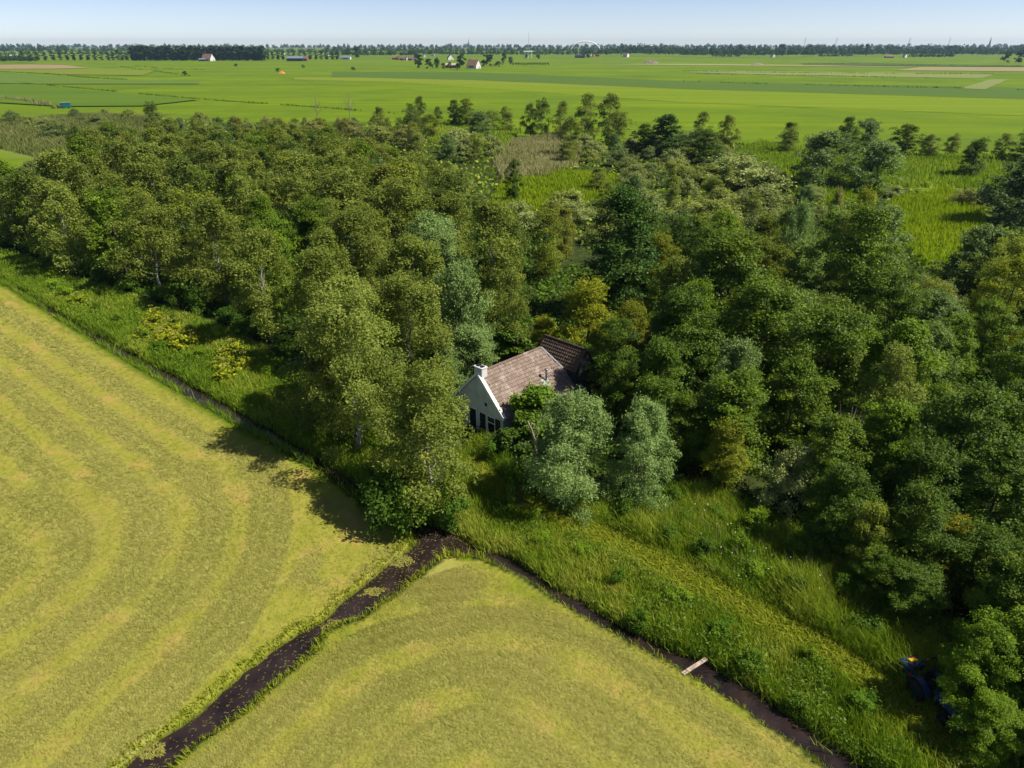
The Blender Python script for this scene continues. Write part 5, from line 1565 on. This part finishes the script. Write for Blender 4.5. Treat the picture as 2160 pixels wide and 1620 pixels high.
def far_obj(name, label, cat, px, py, fn, mat, rot=0.0, bevel=0, smooth=False):
    q = P(px, py); mb = MB(); fn(mb)
    o = mb.build(name, M[mat], None, bevel, smooth); o.location = (q[0], q[1], 0); o.rotation_euler = (0, 0, rot)
    return tag(o, label, cat)
def f_spire(h, w_):
    def fn(mb):
        mb.box((0, 0, h * .25), (w_, w_, h * .5))
        mb.tube([(0, 0, h * .5), (0, 0, h)], [w_ * .62, .05], 4)
    return fn
far_obj("church_tower", "slim church spire above the middle woods", "church", 989, 114, f_spire(50, 6), 'slate_roof')
far_obj("church_tower", "church spire above the woods near the right edge", "church", 2082, 114, f_spire(56, 6), 'slate_roof', 0)
def f_mast(h):
    def fn(mb): mb.tube([(0, 0, 0), (0, 0, h)], [.7, .3], 6)
    return fn
far_obj("radio_mast", "tall thin mast above the middle woods", "mast", 1115, 112, f_mast(75), 'steel')
def f_pylon(h):
    def fn(mb):
        for sx in (-1, 1):
            for sy in (-1, 1): mb.tube([(sx * 2.5, sy * 2.5, 0), (sx * .4, sy * .4, h)], [.22, .15], 4)
        for k in (.8, .95): mb.box((0, 0, h * k), (12, .4, .4))
    return fn
for i, (x_, lb) in enumerate(((1694, "thin lattice pylon at the left of four above the right woods"), (1760, "thin lattice pylon second from left above the right woods"), (1913, "thin lattice pylon beside the little white house with antenna"), (1997, "thin lattice pylon left of the right hand church spire"))):
    far_obj("pylon", lb, "pylon", x_, 112, f_pylon(54), 'steel')
# white arch bridge
q0, q1 = P(1203, 113.0), P(1266, 113.0)
ab = empty("arch_bridge", tuple((q0 + q1) / 2), math.atan2(q1[1] - q0[1], q1[0] - q0[0]))
tag(ab, "white steel arch bridge rising above the far trees", "bridge")
span = float(np.hypot(*(q1 - q0)[:2])); ZA = 34
mb = MB(); mb.tube([(span / 2 * math.cos(t), 0, 6 + ZA * math.sin(t)) for t in np.linspace(0, math.pi, 33)], [2.2] * 33, 8); mb.build("arch", M['white_paint'], ab, smooth=True)
mb = MB(); mb.box((0, 0, 8), (span * 1.25, 14, 2.2)); mb.build("deck", M['lead'], ab)
for t in np.linspace(.5, math.pi - .5, 11):
    mb = MB(); mb.tube([(span / 2 * math.cos(t), 0, 9), (span / 2 * math.cos(t), 0, 6 + ZA * math.sin(t))], [.18, .18], 5); mb.build("hanger", M['steel'], ab)
# teal container, orange tarpaulin, white flat building, heaps
q = P(140, 228)
tc_ = empty("feed_container", (q[0], q[1], 0), .25); tag(tc_, "teal steel container standing at the meadow edge on the left", "container")
mb = MB(); mb.prism([(-2.0, -1.2, .4), (2.0, -1.2, .4), (2.4, -1.2, 2.7), (-2.4, -1.2, 2.5)], (0, 2.4, 0)); mb.build("body", M['teal'], tc_, bevel=.05)
mb = MB(); mb.box((0, 0, 2.72), (5.0, 2.6, .14), Matrix.Rotation(math.radians(-2.5), 4, 'Y').to_3x3()); mb.build("lid", M['lead'], tc_)
for sx in (-1.4, 1.4):
    mb = MB(); mb.tube([(sx, -1.1, .35), (sx, 1.1, .35)], [.35, .35], 12); mb.build("wheel", M['black'], tc_)
def f_heap(L_, w_, h_, seed):
    def fn(mb):
        g = np.random.default_rng(seed); n = 18; m_ = 7
        V = []
        for i in range(n):
            for j in range(m_):
                u = i / (n - 1) * 2 - 1; v = j / (m_ - 1) * 2 - 1
                z = h_ * max(0, (1 - u * u)) ** .8 * max(0, 1 - v * v) * (.75 + .4 * g.random()) - .1
                V.append((u * L_ / 2, v * w_ / 2, z))
        mb._add(V, [(i * m_ + j, (i + 1) * m_ + j, (i + 1) * m_ + j + 1, i * m_ + j + 1) for i in range(n - 1) for j in range(m_ - 1)])
    return fn
far_obj("tarpaulin", "orange tarpaulin heap lying in the far meadow", "tarpaulin", 595, 155, f_heap(7, 5, 2.6, 1), 'orange')
far_obj("earth_heap", "grey brown heap in the meadow right of the white arch", "earth heap", 1374, 134, f_heap(26, 12, 6, 2), 'stone_heap')
far_obj("earth_heap", "low dark heap on the thin tan strip", "earth heap", 1597, 137, f_heap(22, 10, 3.4, 3), 'stone_heap')
wb = empty("flat_building", tuple(P(1114, 122.5)), .1); tag(wb, "white flat topped building on stilts before the middle woods", "building")
mb = MB(); mb.box((0, 0, 15), (22, 10, 3)); mb.build("roof", M['white_paint'], wb)
for sx in (-8, 0, 8):
    mb = MB(); mb.box((sx, 0, 6.7), (1.6, 6, 13.6)); mb.build("pillar", M['white_paint'], wb)
fl = empty("red_sail", tuple(P(1248, 122)), .2); tag(fl, "red and white sail showing beside the tree under the arch", "sail")
mb = MB(); mb.tube([(0, 0, 0), (0, 0, 13)], [.2, .1], 6); mb.build("mast", M['steel'], fl)
mb = MB(); mb.prism([(.2, 0, 2), (5, 0, 2), (.2, 0, 12.5)], (0, .15, 0)); mb.build("sail", M['red'], fl)
mb = MB(); mb.prism([(-.2, 0, 4), (-4, 0, 4), (-.2, 0, 11)], (0, .15, 0)); mb.build("sail", M['white_paint'], fl)
def dead_tree(px, py, h, seed, label):
    q = P(px, py, h); g = np.random.default_rng(seed); mb = MB()
    mb.tube([(0, 0, -.2), (.1, 0, h * .5), (.15, .1, h)], [.22, .13, .03], 6)
    for k in range(18):
        z = h * (.25 + .65 * g.random()); a_ = g.random() * 6.28; L_ = (h - z) * .45 + .6
        mb.tube([(.1, 0, z), (math.cos(a_) * L_ * .6, math.sin(a_) * L_ * .6, z + L_ * .5), (math.cos(a_) * L_ * .8, math.sin(a_) * L_ * .8, z + L_ * 1.2)], [.06, .04, .012], 4)
    o = mb.build("dead_tree", M['dead_wood']); o.location = (q[0], q[1], 0)
    tag(o, label, "dead tree")
dead_tree(664, 202, 11, 1, "bare grey dead tree, left of two behind the wood")
dead_tree(733, 194, 12, 2, "bare grey dead tree, right of two behind the wood")
dead_tree(1795, 862, 6, 3, "thin bare dead stem among the right hand alders")

# ------------------------------------------------------------------ air
m = bpy.data.materials.new("air"); m.use_nodes = True
nt = m.node_tree; nt.nodes.clear()
out = nt.nodes.new("ShaderNodeOutputMaterial")
pv = nt.nodes.new("ShaderNodeVolumePrincipled")
pv.inputs['Color'].default_value = rgb((.48, .71, 1.0))
pv.inputs['Density'].default_value = HAZE
pv.inputs['Anisotropy'].default_value = .25
nt.links.new(pv.outputs[0], out.inputs['Volume'])
mb = MB(); mb.box((0, 4200, 39.3), (18400, 9400, 82.0))
o = mb.build("haze", m)
o.display_type = 'WIRE'
tag(o, "thin blue summer haze over the polder", "haze", kind="stuff")
